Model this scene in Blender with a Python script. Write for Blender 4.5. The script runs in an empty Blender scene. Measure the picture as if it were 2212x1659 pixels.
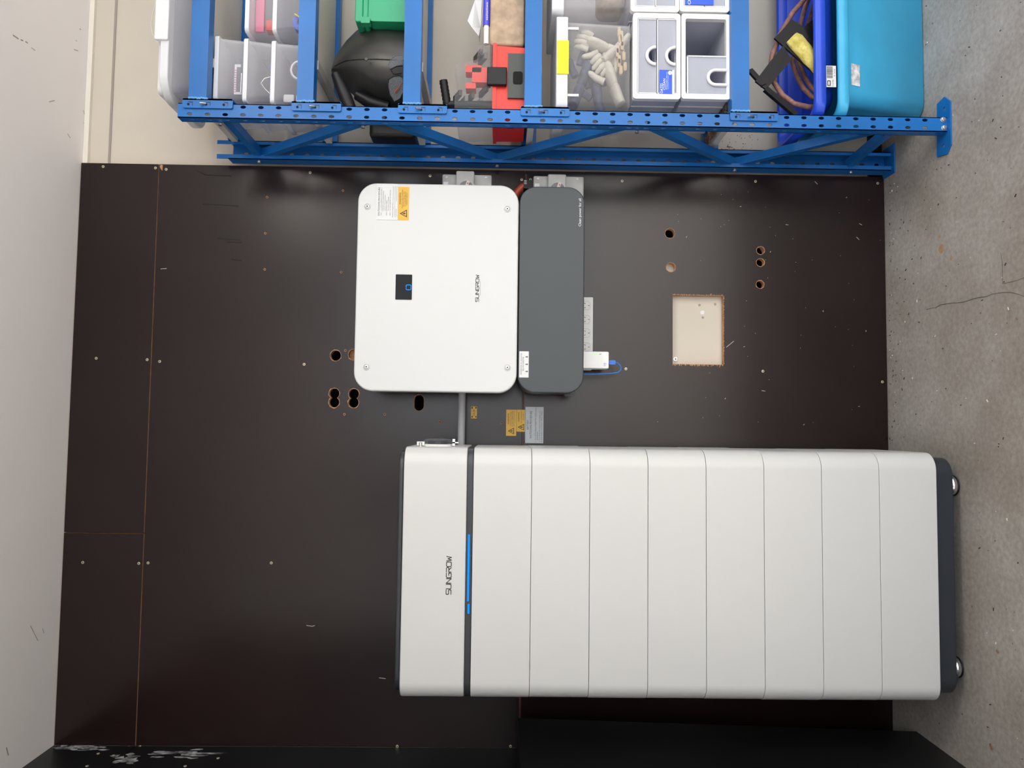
import bpy, bmesh, math, random
from mathutils import Vector, Matrix
from mathutils.geometry import tessellate_polygon
random.seed(7)
S = bpy.context.scene
COL = S.collection
PI = math.pi

# ------------------------------------------------------------------ camera, world, light, exposure
CAM_R = Matrix(((0.01256652, 0.99824553, -0.05786138),
                (-0.01589673, -0.05765919, -0.99820975),
                (-0.99979467, 0.01346383, 0.01514427)))
CAM_C = Vector((-0.0045, -2.0225, 1.0558))
FPX = 1616.55
cam_d = bpy.data.cameras.new('camera')
cam = bpy.data.objects.new('camera', cam_d); COL.objects.link(cam)
cam_d.sensor_width = 36.0; cam_d.lens = FPX * 36.0 / 2212.0; cam_d.clip_start = 0.05
cam.matrix_world = Matrix.Translation(CAM_C) @ CAM_R.to_4x4()
S.camera = cam

w = bpy.data.worlds.new('daylight'); S.world = w; w.use_nodes = True
wn = w.node_tree.nodes; wn['Background'].inputs[0].default_value = (0.90, 0.95, 1.0, 1); wn['Background'].inputs[1].default_value = 2.9

def area(name, loc, rot, sx, sy, power, col=(1, 1, 1), portal=False):
    l = bpy.data.lights.new(name, 'AREA'); l.shape = 'RECTANGLE'; l.size = sx; l.size_y = sy
    l.energy = power; l.color = col
    o = bpy.data.objects.new(name, l); COL.objects.link(o); o.location = loc; o.rotation_euler = rot
    if portal: l.cycles.is_portal = True
    return o
ROOM_Y = -4.6; ROOM_X = 4.2; CEIL = 2.2105; LEFT = -0.848; WALL = 0.02
OPEN_X = -0.1                       # garage opening runs from here to the right wall, narrowed to angle light
area('opening_daylight', ((ROOM_X + OPEN_X) / 2, ROOM_Y + .02, 1.15), (math.radians(90), 0, 0), ROOM_X - OPEN_X, 2.1, 1, portal=True)
area('added_side_opening', (ROOM_X - .02, -3.1, 1.15), (math.radians(90), 0, math.radians(90)), 3.0, 2.1, 1, portal=True)  # portal for a side opening added out of view to brighten right-hand edges
sl = bpy.data.lights.new('sun', 'SUN'); sl.energy = 13.0; sl.angle = 0.01; sl.color = (1, .96, .9)
so = bpy.data.objects.new('sun', sl); COL.objects.link(so); so.rotation_euler = Vector((-0.35, 1.0, -0.70)).to_track_quat('-Z', 'Y').to_euler()
area('ceiling_batten_light', (1.7, -1.9, 2.17), (0, 0, 0), 1.2, 0.25, 22, (1.0, 0.93, 0.82))
S.view_settings.view_transform = 'Standard'; S.view_settings.look = 'None'
S.view_settings.exposure = 0.17; S.view_settings.gamma = 1.0; S.view_settings.use_curve_mapping = False
S.cycles.use_denoising = True; S.cycles.max_bounces = 10; S.cycles.transparent_max_bounces = 24
S.cycles.sample_clamp_indirect = 6

# ------------------------------------------------------------------ measuring: photograph pixel -> point on a real plane
def ray(u, v):
    return (CAM_R @ Vector(((u - 1106) / FPX, -(v - 829.5) / FPX, -1.0)))
def W(u, v, y=0.0):
    d = ray(u, v); t = (y - CAM_C.y) / d.y
    return CAM_C + d * t
def WZ(u, v, z=0.0):
    d = ray(u, v); return CAM_C + d * ((z - CAM_C.z) / d.z)
def R(u0, u1, v0, v1, y):
    um, vm = (u0 + u1) / 2, (v0 + v1) / 2
    return W(um, v1, y).x, W(um, v0, y).x, W(u1, vm, y).z, W(u0, vm, y).z

# ------------------------------------------------------------------ materials
def mat(name, col, rough=0.5, metal=0.0, noise=0.0, nscale=8.0, bump=0.0, bscale=60.0, col2=None, emit=None, estr=0, spec=0.5, rvar=0.0, coat=0.0, stretch=None):
    m = bpy.data.materials.new(name); m.use_nodes = True
    nt = m.node_tree; b = nt.nodes['Principled BSDF']
    b.inputs['Base Color'].default_value = (*col, 1); b.inputs['Roughness'].default_value = rough
    b.inputs['Metallic'].default_value = metal; b.inputs['Specular IOR Level'].default_value = spec
    b.inputs['Coat Weight'].default_value = coat
    tc = nt.nodes.new('ShaderNodeTexCoord'); mp = nt.nodes.new('ShaderNodeMapping')
    nt.links.new(tc.outputs['Object'], mp.inputs[0])
    if stretch: mp.inputs['Scale'].default_value = stretch
    if noise or col2 or rvar:
        n = nt.nodes.new('ShaderNodeTexNoise'); n.inputs['Scale'].default_value = nscale; n.inputs['Detail'].default_value = 6
        nt.links.new(mp.outputs[0], n.inputs['Vector'])
        cr = nt.nodes.new('ShaderNodeValToRGB'); cr.color_ramp.elements[0].position = 0.35; cr.color_ramp.elements[1].position = 0.68
        c2 = col2 or tuple(min(1, c * (1 + noise)) for c in col)
        c1 = col if col2 else tuple(c * (1 - noise) for c in col)
        cr.color_ramp.elements[0].color = (*c1, 1); cr.color_ramp.elements[1].color = (*c2, 1)
        nt.links.new(n.outputs['Fac'], cr.inputs[0]); nt.links.new(cr.outputs[0], b.inputs['Base Color'])
        if rvar:
            mr = nt.nodes.new('ShaderNodeMapRange'); mr.inputs['To Min'].default_value = rough - rvar; mr.inputs['To Max'].default_value = rough + rvar
            nt.links.new(n.outputs['Fac'], mr.inputs[0]); nt.links.new(mr.outputs[0], b.inputs['Roughness'])
    if bump:
        n2 = nt.nodes.new('ShaderNodeTexNoise'); n2.inputs['Scale'].default_value = bscale; n2.inputs['Detail'].default_value = 4
        nt.links.new(mp.outputs[0], n2.inputs['Vector'])
        bp = nt.nodes.new('ShaderNodeBump'); bp.inputs['Strength'].default_value = bump; bp.inputs['Distance'].default_value = 0.002
        nt.links.new(n2.outputs['Fac'], bp.inputs['Height']); nt.links.new(bp.outputs[0], b.inputs['Normal'])
    if emit:
        b.inputs['Emission Color'].default_value = (*emit, 1); b.inputs['Emission Strength'].default_value = estr
    return m

def clear(name, tint=(0.9, 0.92, 0.95), milk=0.35, rough=0.25, col=(0.85, 0.87, 0.92), grain=0.0):
    m = bpy.data.materials.new(name); m.use_nodes = True; nt = m.node_tree
    b = nt.nodes['Principled BSDF']; b.inputs['Base Color'].default_value = (*col, 1); b.inputs['Roughness'].default_value = rough
    t = nt.nodes.new('ShaderNodeBsdfTransparent'); t.inputs[0].default_value = (*tint, 1)
    mx = nt.nodes.new('ShaderNodeMixShader'); out = nt.nodes['Material Output']
    lw = nt.nodes.new('ShaderNodeLayerWeight'); lw.inputs[0].default_value = 0.35
    mr = nt.nodes.new('ShaderNodeMapRange'); mr.inputs['To Min'].default_value = milk; mr.inputs['To Max'].default_value = min(1, milk + 0.5)
    nt.links.new(lw.outputs['Facing'], mr.inputs[0]); nt.links.new(mr.outputs[0], mx.inputs[0])
    nt.links.new(t.outputs[0], mx.inputs[1]); nt.links.new(b.outputs[0], mx.inputs[2]); nt.links.new(mx.outputs[0], out.inputs[0])
    return m

M = {}
M['panel'] = mat('dark_formply_face', (0.0085, 0.0030, 0.0030), 0.24, noise=0.0, col2=(0.0145, 0.0062, 0.0060), nscale=2.2, rvar=0.06, bump=0.04, bscale=9, spec=0.46)
M['black'] = mat('black_formply_face', (0.0035, 0.0038, 0.004), 0.4, col2=(0.008, 0.008, 0.009), nscale=3, spec=0.35)
M['ply'] = mat('raw_plywood_edge', (0.42, 0.20, 0.09), 0.8, col2=(0.60, 0.34, 0.17), nscale=60)
M['redseam'] = mat('reddish_seam_tape', (0.055, 0.012, 0.010), 0.5, noise=0.3, nscale=30)
M['white'] = mat('white_powder_coat', (0.64, 0.655, 0.655), 0.38, bump=0.05, bscale=900)
M['bwhite'] = mat('white_battery_shell', (0.585, 0.59, 0.585), 0.30, bump=0.03, bscale=900)
M['char'] = mat('charcoal_cover', (0.042, 0.051, 0.058), 0.42, bump=0.06, bscale=900)
M['dark'] = mat('charcoal_trim', (0.028, 0.032, 0.035), 0.32)
M['navy'] = mat('slate_plinth', (0.021, 0.027, 0.036), 0.38)
M['ink'] = mat('black_print', (0.03, 0.025, 0.025), 0.6)
M['inkred'] = mat('red_print', (0.5, 0.12, 0.09), 0.6)
M['inkblue'] = mat('blue_print', (0.02, 0.08, 0.45), 0.6)
M['inkwhite'] = mat('white_print', (0.85, 0.86, 0.87), 0.6)
M['yellow'] = mat('yellow_label', (0.72, 0.42, 0.03), 0.4, noise=0.06, nscale=30)
M['ylabel2'] = mat('bright_yellow_tag', (0.88, 0.76, 0.0), 0.45)
M['lab'] = mat('white_label', (0.68, 0.70, 0.71), 0.35)
M['labgrey'] = mat('silver_grey_label', (0.50, 0.54, 0.58), 0.4)
M['blue'] = mat('blue_rack_paint', (0.008, 0.135, 0.44), 0.34, noise=0.12, nscale=5, spec=0.4)
M['weld'] = mat('pale_blue_weld', (0.16, 0.42, 0.75), 0.4, bump=0.6, bscale=200)
M['zinc'] = mat('zinc_bolt', (0.55, 0.55, 0.56), 0.3, 0.9)
M['chrome'] = mat('chrome', (0.75, 0.75, 0.76), 0.15, 1.0)
M['brass'] = mat('brass_screw_head', (0.62, 0.56, 0.42), 0.4, 0.6)
M['hole'] = mat('dark_recess', (0.004, 0.004, 0.004), 0.9)
M['dark_backing'] = mat('added_dark_backing', (0.006, 0.006, 0.006), 1.0)
M['cream'] = mat('cream_wall_sheet', (0.62, 0.565, 0.48), 0.6, noise=0.05, nscale=3, bump=0.05, bscale=40)
M['trim'] = mat('cream_gloss_trim', (0.80, 0.76, 0.68), 0.35)
M['joint'] = mat('wall_joint', (0.34, 0.30, 0.27), 0.7)
M['ceil'] = mat('white_ceiling', (0.90, 0.88, 0.89), 0.7, noise=0.02, nscale=2.5, bump=0.05, bscale=120)
M['grey_pvc'] = mat('grey_conduit', (0.36, 0.37, 0.39), 0.45, noise=0.06, nscale=10)
M['iso'] = mat('pale_grey_isolator', (0.42, 0.43, 0.42), 0.35, noise=0.15, nscale=22)
M['isod'] = mat('mid_grey_dial', (0.16, 0.17, 0.18), 0.35)
M['black_pl'] = mat('black_plastic', (0.008, 0.008, 0.010), 0.42, spec=0.3)
M['rubber'] = mat('black_moulded_shell', (0.030, 0.030, 0.028), 0.33, noise=0.25, nscale=9, bump=0.1, bscale=30)
M['orange'] = mat('orange_red_conduit', (0.42, 0.055, 0.025), 0.4)
M['red'] = mat('red_plastic', (0.72, 0.035, 0.018), 0.38)
M['pink'] = mat('pink_card', (0.75, 0.16, 0.28), 0.6)
M['green'] = mat('green_plastic', (0.02, 0.33, 0.16), 0.38)
M['dgrey'] = mat('dark_grey_plastic', (0.045, 0.05, 0.045), 0.45)
M['tan'] = mat('tan_board', (0.42, 0.31, 0.22), 0.8, noise=0.18, nscale=45, bump=0.3, bscale=120)
M['pl_white'] = mat('white_plastic', (0.82, 0.82, 0.81), 0.35)
M['pl_off'] = mat('off_white_plastic', (0.66, 0.66, 0.64), 0.4)
M['blue_cable'] = mat('blue_cable', (0.02, 0.16, 0.62), 0.4)
M['tubblue'] = mat('royal_blue_tub', (0.015, 0.07, 0.62), 0.35, noise=0.1, nscale=6)
M['tubcyan'] = mat('cyan_blue_tub', (0.045, 0.42, 0.72), 0.42, noise=0.1, nscale=6, bump=0.06, bscale=200)
M['hose'] = mat('brown_braided_hose', (0.23, 0.11, 0.09), 0.5, noise=0.3, nscale=120, bump=0.5, bscale=500)
M['foam'] = mat('torn_yellow_foam', (0.42, 0.34, 0.05), 0.9, col2=(0.74, 0.66, 0.22), nscale=40, bump=1.0, bscale=160)
M['shelf'] = mat('white_melamine_shelf', (0.62, 0.60, 0.57), 0.5, noise=0.06, nscale=6)
M['steelgrey'] = mat('galvanised_strip', (0.45, 0.45, 0.44), 0.45, 0.3)
M['knit'] = mat('cream_knit', (0.70, 0.66, 0.58), 0.95, noise=0.08, nscale=60, bump=0.5, bscale=260)
M['knitdark'] = mat('navy_knit', (0.10, 0.11, 0.19), 0.95, noise=0.2, nscale=60, bump=0.4, bscale=260)
M['wood'] = mat('pale_wood_peg', (0.62, 0.46, 0.28), 0.7, noise=0.15, nscale=40)
M['paper'] = mat('white_paper', (0.78, 0.78, 0.78), 0.8)
M['leaf'] = mat('dry_brown_leaf_litter', (0.14, 0.06, 0.035), 0.9, col2=(0.32, 0.18, 0.10), nscale=200)
M['chip'] = mat('pale_chips', (0.72, 0.68, 0.58), 0.8)
M['smear'] = mat('white_plaster_smear', (0.05, 0.05, 0.052), 0.9, col2=(0.42, 0.42, 0.43), nscale=55, stretch=(1, 1, 1.0))
M['crack'] = mat('crack_line', (0.12, 0.11, 0.10), 0.9)
M['rust'] = mat('rust_stain', (0.44, 0.28, 0.17), 0.85, noise=0.2, nscale=80)
M['debris'] = mat('dark_grit', (0.05, 0.04, 0.035), 0.9)
M['led'] = mat('blue_led', (0.0, 0.1, 0.6), 0.5, spec=0.1, emit=(0.0, 0.22, 1.0), estr=0.95)
M['led2'] = mat('cyan_blue_icon', (0.0, 0.1, 0.6), 0.5, spec=0.1, emit=(0.01, 0.30, 1.0), estr=1.0)
M['gled'] = mat('green_led', (0.2, 0.6, 0.1), 0.3, emit=(0.35, 0.8, 0.2), estr=0.7)
M['screen'] = mat('black_glass_screen', (0.006, 0.007, 0.008), 0.1, spec=0.15)
M['lens'] = clear('clear_lens', (0.75, 0.77, 0.8), 0.10, 0.05, (0.3, 0.32, 0.35))
M['bin'] = clear('frosted_bin', (0.96, 0.96, 0.98), 0.06, 0.2, (.92, .92, .94))
M['binrim'] = clear('frosted_rim', (0.93, 0.94, 0.97), 0.72, 0.3, (0.86, 0.88, 0.91))
M['binclear'] = clear('smoky_clear_bin', (0.93, 0.93, 0.93), 0.05, 0.12, (0.8, 0.8, 0.82))
M['drawer'] = clear('frosted_drawer', (0.90, 0.92, 0.97), 0.30, 0.3, (0.78, 0.81, 0.90))
M['scuff'] = mat('dark_rub_mark', (0.004, 0.002, 0.002), 0.36, spec=0.3)
M['concrete'] = None

def concrete():
    m = bpy.data.materials.new('old_concrete'); m.use_nodes = True; nt = m.node_tree; b = nt.nodes['Principled BSDF']
    b.inputs['Roughness'].default_value = 0.62
    tc = nt.nodes.new('ShaderNodeTexCoord')
    def nz(s, d=8, r=.6):
        n = nt.nodes.new('ShaderNodeTexNoise'); n.inputs['Scale'].default_value = s; n.inputs['Detail'].default_value = d; n.inputs['Roughness'].default_value = r
        nt.links.new(tc.outputs['Object'], n.inputs['Vector']); return n
    def ramp(src, stops):
        r = nt.nodes.new('ShaderNodeValToRGB'); e = r.color_ramp.elements
        while len(e) < len(stops): e.new(0.5)
        for i, (p, c) in enumerate(stops): e[i].position = p; e[i].color = (*c, 1)
        nt.links.new(src, r.inputs[0]); return r.outputs[0]
    def mix(t, f, a, c):
        x = nt.nodes.new('ShaderNodeMix'); x.data_type = 'RGBA'; x.blend_type = t; x.inputs[0].default_value = f
        nt.links.new(a, x.inputs[6]); nt.links.new(c, x.inputs[7]); return x.outputs[2]
    base = ramp(nz(3.0).outputs['Fac'], [(0.3, (0.27, 0.24, 0.21)), (0.5, (0.36, 0.335, 0.305)), (0.72, (0.47, 0.45, 0.43))])
    fine = ramp(nz(90, 3).outputs['Fac'], [(0.3, (0.80, 0.79, 0.78)), (0.7, (1.12, 1.12, 1.12))])
    o = mix('MULTIPLY', 1.0, base, fine)
    v = nt.nodes.new('ShaderNodeTexVoronoi'); v.inputs['Scale'].default_value = 34; nt.links.new(tc.outputs['Object'], v.inputs['Vector'])
    spots = ramp(v.outputs['Distance'], [(0.0, (0.30, 0.28, 0.26)), (0.06, (0.45, 0.42, 0.4)), (0.085, (1, 1, 1))])
    big = ramp(nz(14, 2).outputs['Fac'], [(0.5, (1, 1, 1)), (0.62, (0, 0, 0))])
    msk = mix('LIGHTEN', 1.0, spots, big)
    o = mix('MULTIPLY', 0.8, o, msk)
    nt.links.new(o, b.inputs['Base Color'])
    bp = nt.nodes.new('ShaderNodeBump'); bp.inputs['Strength'].default_value = 0.25; bp.inputs['Distance'].default_value = 0.003
    nt.links.new(nz(40, 6).outputs['Fac'], bp.inputs['Height']); nt.links.new(bp.outputs[0], b.inputs['Normal'])
    return m
M['concrete'] = concrete()

# ------------------------------------------------------------------ mesh helpers
def rrect(a0, a1, b0, b1, r, n=8):
    r = max(1e-5, min(r, (a1 - a0) / 2 - 1e-5, (b1 - b0) / 2 - 1e-5)); pts = []
    for cx, cy, s in ((a1 - r, b1 - r, 0), (a0 + r, b1 - r, 1), (a0 + r, b0 + r, 2), (a1 - r, b0 + r, 3)):
        for i in range(n + 1):
            t = (s + i / n) * PI / 2; pts.append((cx + r * math.cos(t), cy + r * math.sin(t)))
    return pts
def circle(cx, cy, r, n=24, jit=0, ry=None):
    return [(cx + (r + random.uniform(-jit, jit)) * math.cos(2 * PI * i / n), cy + ((ry or r) + random.uniform(-jit, jit)) * math.sin(2 * PI * i / n)) for i in range(n)]

class MB:
    def __init__(s): s.v = []; s.f = []; s.m = []; s.mats = []
    def mi(s, m):
        if m not in s.mats: s.mats.append(m)
        return s.mats.index(m)
    def P(s, axis, a, b, c):
        return (a, c, b) if axis == 'y' else ((a, b, c) if axis == 'z' else (c, a, b))
    def box(s, x0, x1, y0, y1, z0, z1, m):
        k = s.mi(m); n = len(s.v)
        s.v += [(x0, y0, z0), (x1, y0, z0), (x1, y1, z0), (x0, y1, z0), (x0, y0, z1), (x1, y0, z1), (x1, y1, z1), (x0, y1, z1)]
        for q in ((0, 3, 2, 1), (4, 5, 6, 7), (0, 1, 5, 4), (1, 2, 6, 5), (2, 3, 7, 6), (3, 0, 4, 7)):
            s.f.append(tuple(n + i for i in q)); s.m.append(k)
        return s
    def rings(s, rings, m, cap=True, closed=True):
        k = s.mi(m); n0 = len(s.v); L = len(rings[0])
        for r in rings: s.v += [tuple(p) for p in r]
        for i in range(len(rings) - 1):
            for j in range(L if closed else L - 1):
                a = n0 + i * L + j; b = n0 + i * L + (j + 1) % L
                s.f.append((a, b, b + L, a + L)); s.m.append(k)
        if cap:
            s.f.append(tuple(n0 + j for j in range(L))[::-1]); s.m.append(k)
            s.f.append(tuple(n0 + (len(rings) - 1) * L + j for j in range(L))); s.m.append(k)
        return s
    def slab(s, a0, a1, b0, b1, r, c0, c1, m, axis='y', bev0=0.0, bev1=0.0, n=8):
        """rounded rectangle in the plane across `axis`, from c0 to c1, ends rounded by bev0 / bev1"""
        rg = []
        def ring(ins, c):
            return [s.P(axis, p[0], p[1], c) for p in rrect(a0 + ins, a1 - ins, b0 + ins, b1 - ins, max(r - ins, 1e-4), n)]
        if bev0 > 0:
            rg.append(ring(bev0 * 1.5, c0))
            for i in range(5):
                t = i / 4 * PI / 2; rg.append(ring(bev0 * (1 - math.sin(t)), c0 + bev0 * (1 - math.cos(t))))
            rg.append(ring(0, c0 + bev0 * 1.35))
        else: rg.append(ring(0, c0))
        if bev1 > 0:
            rg.append(ring(0, c1 - bev1 * 1.35))
            for i in range(5):
                t = i / 4 * PI / 2; rg.append(ring(bev1 * (1 - math.cos(t)), c1 - bev1 + bev1 * math.sin(t)))
            rg.append(ring(bev1 * 1.5, c1))
        else: rg.append(ring(0, c1))
        return s.rings(rg, m)
    def plate(s, outer, holes, c0, c1, m, axis='y', medge=None):
        """flat sheet with holes"""
        k = s.mi(m); ke = s.mi(medge or m)
        loops = [outer] + list(holes); flat = [p for l in loops for p in l]
        tris = tessellate_polygon([[Vector((p[0], p[1], 0)) for p in l] for l in loops])
        n = len(s.v); N = len(flat)
        s.v += [s.P(axis, p[0], p[1], c0) for p in flat] + [s.P(axis, p[0], p[1], c1) for p in flat]
        for t in tris:
            s.f.append((n + t[0], n + t[1], n + t[2])); s.m.append(k)
            s.f.append((n + N + t[2], n + N + t[1], n + N + t[0])); s.m.append(k)
        o = 0
        for l in loops:
            L = len(l)
            for i in range(L):
                a, b = n + o + i, n + o + (i + 1) % L
                s.f.append((a, b, b + N, a + N)); s.m.append(ke)
            o += L
        return s
    def tube(s, pts, r, m, n=10, cap=True, flat=1.0):
        pts = [Vector(p) for p in pts]; rg = []
        rr = r if isinstance(r, (list, tuple)) else [r] * len(pts)
        up = None
        for i, p in enumerate(pts):
            d = (pts[min(i + 1, len(pts) - 1)] - pts[max(i - 1, 0)]).normalized()
            if up is None:
                up = Vector((0, 0, 1)) if abs(d.z) < .9 else Vector((1, 0, 0))
            a = d.cross(up).normalized(); b = a.cross(d).normalized(); up = b
            rg.append([p + a * rr[i] * math.cos(2 * PI * j / n) + b * rr[i] * flat * math.sin(2 * PI * j / n) for j in range(n)])
        return s.rings(rg, m, cap)
    def bar(s, p, q, wd, th, m, side=None):
        """rectangular bar from p to q, wd across `side`, th across the other"""
        p, q = Vector(p), Vector(q); d = (q - p).normalized(); a = Vector(side or (1, 0, 0)); a = (a - d * a.dot(d)).normalized(); b = d.cross(a)
        rg = [[c + a * sx * wd / 2 + b * sy * th / 2 for sx, sy in ((-1, -1), (1, -1), (1, 1), (-1, 1))] for c in (p, q)]
        return s.rings(rg, m)
    def lathe(s, prof, c, m, axis='y', n=20):
        rg = []
        for rr, h in prof:
            rg.append([tuple(Vector(c) + Vector(s.P(axis, rr * math.cos(2 * PI * j / n), rr * math.sin(2 * PI * j / n), h))) for j in range(n)])
        return s.rings(rg, m)
    def mesh(s, verts, faces, m):
        k = s.mi(m); n = len(s.v); s.v += [tuple(p) for p in verts]
        for f in faces: s.f.append(tuple(n + i for i in f)); s.m.append(k)
        return s
    def build(s, name, parent=None, smooth=40, origin=None, recalc=True, **tags):
        o0 = Vector(origin) if origin else (ORG[parent.name] if parent else Vector((0, 0, 0)))
        me = bpy.data.meshes.new(name)
        me.from_pydata([tuple(Vector(p) - o0) for p in s.v], [], s.f)
        for m in s.mats: me.materials.append(m)
        for i, p in enumerate(me.polygons): p.material_index = s.m[i]
        if recalc:
            bm = bmesh.new(); bm.from_mesh(me); bmesh.ops.recalc_face_normals(bm, faces=bm.faces); bm.to_mesh(me); bm.free()
        if smooth:
            for p in me.polygons: p.use_smooth = True
            me.set_sharp_from_angle(angle=math.radians(smooth))
        ob = bpy.data.objects.new(name, me); COL.objects.link(ob)
        if parent: ob.parent = parent; ob.location = o0 - ORG[parent.name]
        else: ob.location = o0
        ORG[ob.name] = o0
        for k, v in tags.items(): ob[k] = v
        return ob
ORG = {}
def thing(name, label, cat, loc, group=None):
    o = bpy.data.objects.new(name, None); COL.objects.link(o); o.location = loc; ORG[o.name] = Vector(loc)
    o.empty_display_size = 0.05; o['label'] = label; o['category'] = cat
    if group: o['group'] = group
    return o
def structure(mb, name, **k): return mb.build(name, kind='structure', **k)
def dup(o, parent=None, loc=None, label=None):
    """copy of a thing or part with its parts"""
    c = o.copy(); COL.objects.link(c)
    if parent: c.parent = parent
    if loc is not None: c.location = loc
    if label: c['label'] = label
    for ch in [x for x in o.children]: dup(ch, c)
    return c

# lettering -------------------------------------------------------------------
def text_mb(mb, s, p, height, m, width=None, y=None, align='L', th=0.0004):
    """upright lettering on a plane facing the room: p = left end of baseline (world), height of capitals, wanted length"""
    cu = bpy.data.curves.new('t', 'FONT'); cu.body = s; cu.size = 1.0; cu.resolution_u = 2
    ob = bpy.data.objects.new('t', cu); me = bpy.data.meshes.new_from_object(ob)
    if not me.vertices: return
    xs = [v.co.x for v in me.vertices]; x0, x1 = min(xs), max(xs)
    sc = height / 0.69; sx = (width / (x1 - x0)) if width else sc
    off = 0 if align == 'L' else (-(x1 - x0) * sx if align == 'R' else -(x1 - x0) * sx / 2)
    vs = [(p[0] + off + (v.co.x - x0) * sx, p[1], p[2] + v.co.y * sc) for v in me.vertices]
    mb.mesh(vs, [tuple(f.vertices) for f in me.polygons], m)
    bpy.data.meshes.remove(me); bpy.data.objects.remove(ob); bpy.data.curves.remove(cu)
def T(mb, s, ub, vs, ve, capx, y, m):
    """capitals capx pixels tall, baseline at column ub, running from row vs (start) up to row ve"""
    p = W(ub, vs, y); q = W(ub, ve, y); k = (W(0, 829, y) - W(1000, 829, y)).z / 1000
    text_mb(mb, s, (p.x, y, p.z), capx * k, m, width=q.x - p.x)
GL = {'S': [[(1, 1), (.12, 1), (0, .88), (0, .62), (.12, .5), (.88, .5), (1, .38), (1, .12), (.88, 0), (0, 0)]],
      'U': [[(0, 1), (0, .15), (.15, 0), (.85, 0), (1, .15), (1, 1)]], 'N': [[(0, 0), (0, 1), (1, 0), (1, 1)]],
      'G': [[(1, 1), (.15, 1), (0, .85), (0, .15), (.15, 0), (.85, 0), (1, .15), (1, .52), (.45, .52)]],
      'R': [[(0, 0), (0, .52), (.88, .52), (1, .64), (1, .88), (.88, 1), (0, 1)], [(.45, .52), (1, 0)]],
      'O': [[(.55, 1), (.85, 1), (1, .85), (1, .15), (.85, 0), (.15, 0), (0, .15), (0, .85), (.15, 1), (.42, 1)]],
      'W': [[(0, 1), (.2, 0), (.5, .7), (.8, 0), (1, 1)]]}
def maker_name(mb, u0, u1, vs, ve, y, m):
    a = W(u1, vs, y); b = W(u1, ve, y); h = (W(u0, vs, y) - a).z; L = b.x - a.x; n = 7; gap = 0.22; cw = L / (n + gap * (n - 1)); t = h * .15
    for i, ch in enumerate('SUNGROW'):
        x0 = a.x + i * cw * (1 + gap)
        for pl in GL[ch]:
            for (p, q) in zip(pl, pl[1:]):
                P = Vector((x0 + p[0] * cw, y, a.z + p[1] * h)); Q = Vector((x0 + q[0] * cw, y, a.z + q[1] * h))
                d = (Q - P).normalized() * t * .35
                mb.bar(P - d, Q + d, t, 0.0006, m, side=Vector((0, 1, 0)).cross((Q - P).normalized()))
def bolt_triangle(mb, ua, ub, va, vb, y, m):
    """warning triangle with a flash: apex at column ua, base at column ub, rows va..vb"""
    vm = (va + vb) / 2
    A, B, C = W(ua, vm, y), W(ub, vb, y), W(ub, va, y)
    def inset(k): c = (A + B + C) / 3; return [(c + (p - c) * k) for p in (A, B, C)]
    o = [(p.x, p.z) for p in (A, B, C)]; i = [(p.x, p.z) for p in inset(.72)]
    mb.plate(o, [i], y, y - .0004, m)
    c = (A + B + C) / 3; h = (A.z - B.z)
    pts = [(-.02, .28), (.10, .26), (.02, .05), (.14, .05), (-.02, -.28), (.02, -.06), (-.12, -.06)]
    mb.plate([(c.x + p[0] * h, c.z + p[1] * h) for p in pts], [], y, y - .0004, m)

# ================================================================== the room
b = MB(); b.box(LEFT - 1, ROOM_X + 4, ROOM_Y - 4, .6, -.1, 0, M['concrete']); floor = structure(b, 'floor', smooth=0)
b = MB(); b.box(LEFT - .2, ROOM_X, ROOM_Y, .2, CEIL, CEIL + .1, M['ceil']); structure(b, 'ceiling', smooth=0)
b = MB(); b.box(LEFT - .12, LEFT - .018, ROOM_Y, .2, 0, CEIL, M['ceil']); wl = structure(b, 'wall_left', smooth=0)
b = MB(); b.box(ROOM_X, ROOM_X + .1, -1.6, .2, 0, CEIL, M['ceil']); structure(b, 'wall_right', smooth=0)  # ends short to leave the side opening added for its light
b = MB(); b.box(LEFT - .12, OPEN_X, ROOM_Y - .1, ROOM_Y, 0, CEIL, M['ceil']); structure(b, 'added_wall_front', smooth=0)  # unseen wall segment added to block daylight from the left

# round holes: (u, v, r in px) and figure-of-eight pairs, plus the big square cut-out
PX = 1 / 799.0
ROUND = [(725, 768, 11.5), (764, 766, 11.5), (1447, 504, 10.5), (1449, 577.5, 10), (1643, 541, 8.7), (1642.5, 567, 8.7), (1642, 614.5, 8.7)]
def h_circ(u, v, r, n=22, jit=0.0): p = W(u, v); return circle(p.x, p.z, r * PX, n, jit * PX)
def h_big(u, v, ru, rv): p = W(u, v); return circle(p.x, p.z, rv * PX, 16, 0, ru * PX)
def fig8(ua, va, ub, vb, r, jit=0.0):
    A, B = W(ua, va), W(ub, vb); r *= PX; d = (B - A); L = d.length; ang = math.atan2(d.z, d.x); h = math.acos(min(1, L / 2 / r)) ; pts = []
    for i in range(15):
        t = ang + h + (2 * PI - 2 * h) * i / 14; rr = r + random.uniform(-jit, jit) * PX; pts.append((A.x + rr * math.cos(t), A.z + rr * math.sin(t)))
    for i in range(15):
        t = ang + PI + h + (2 * PI - 2 * h) * i / 14; rr = r + random.uniform(-jit, jit) * PX; pts.append((B.x + rr * math.cos(t), B.z + rr * math.sin(t)))
    return pts
EIGHT = [(722, 850, 721.5, 869, 11.3), (764, 851, 763.5, 869.5, 11.3)]
def slot(grow=0):
    x0, x1, z0, z1 = R(894.5 - grow, 915.5 + grow, 853 - grow, 887 + grow, 0); return rrect(x0, x1, z0, z1, .0125 + grow * PX, 6)
SQ = R(1453, 1563, 638, 787, 0)
sq = [(SQ[0], SQ[2]), (SQ[1], SQ[2]), (SQ[1], SQ[3]), (SQ[0], SQ[3])]
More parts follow.
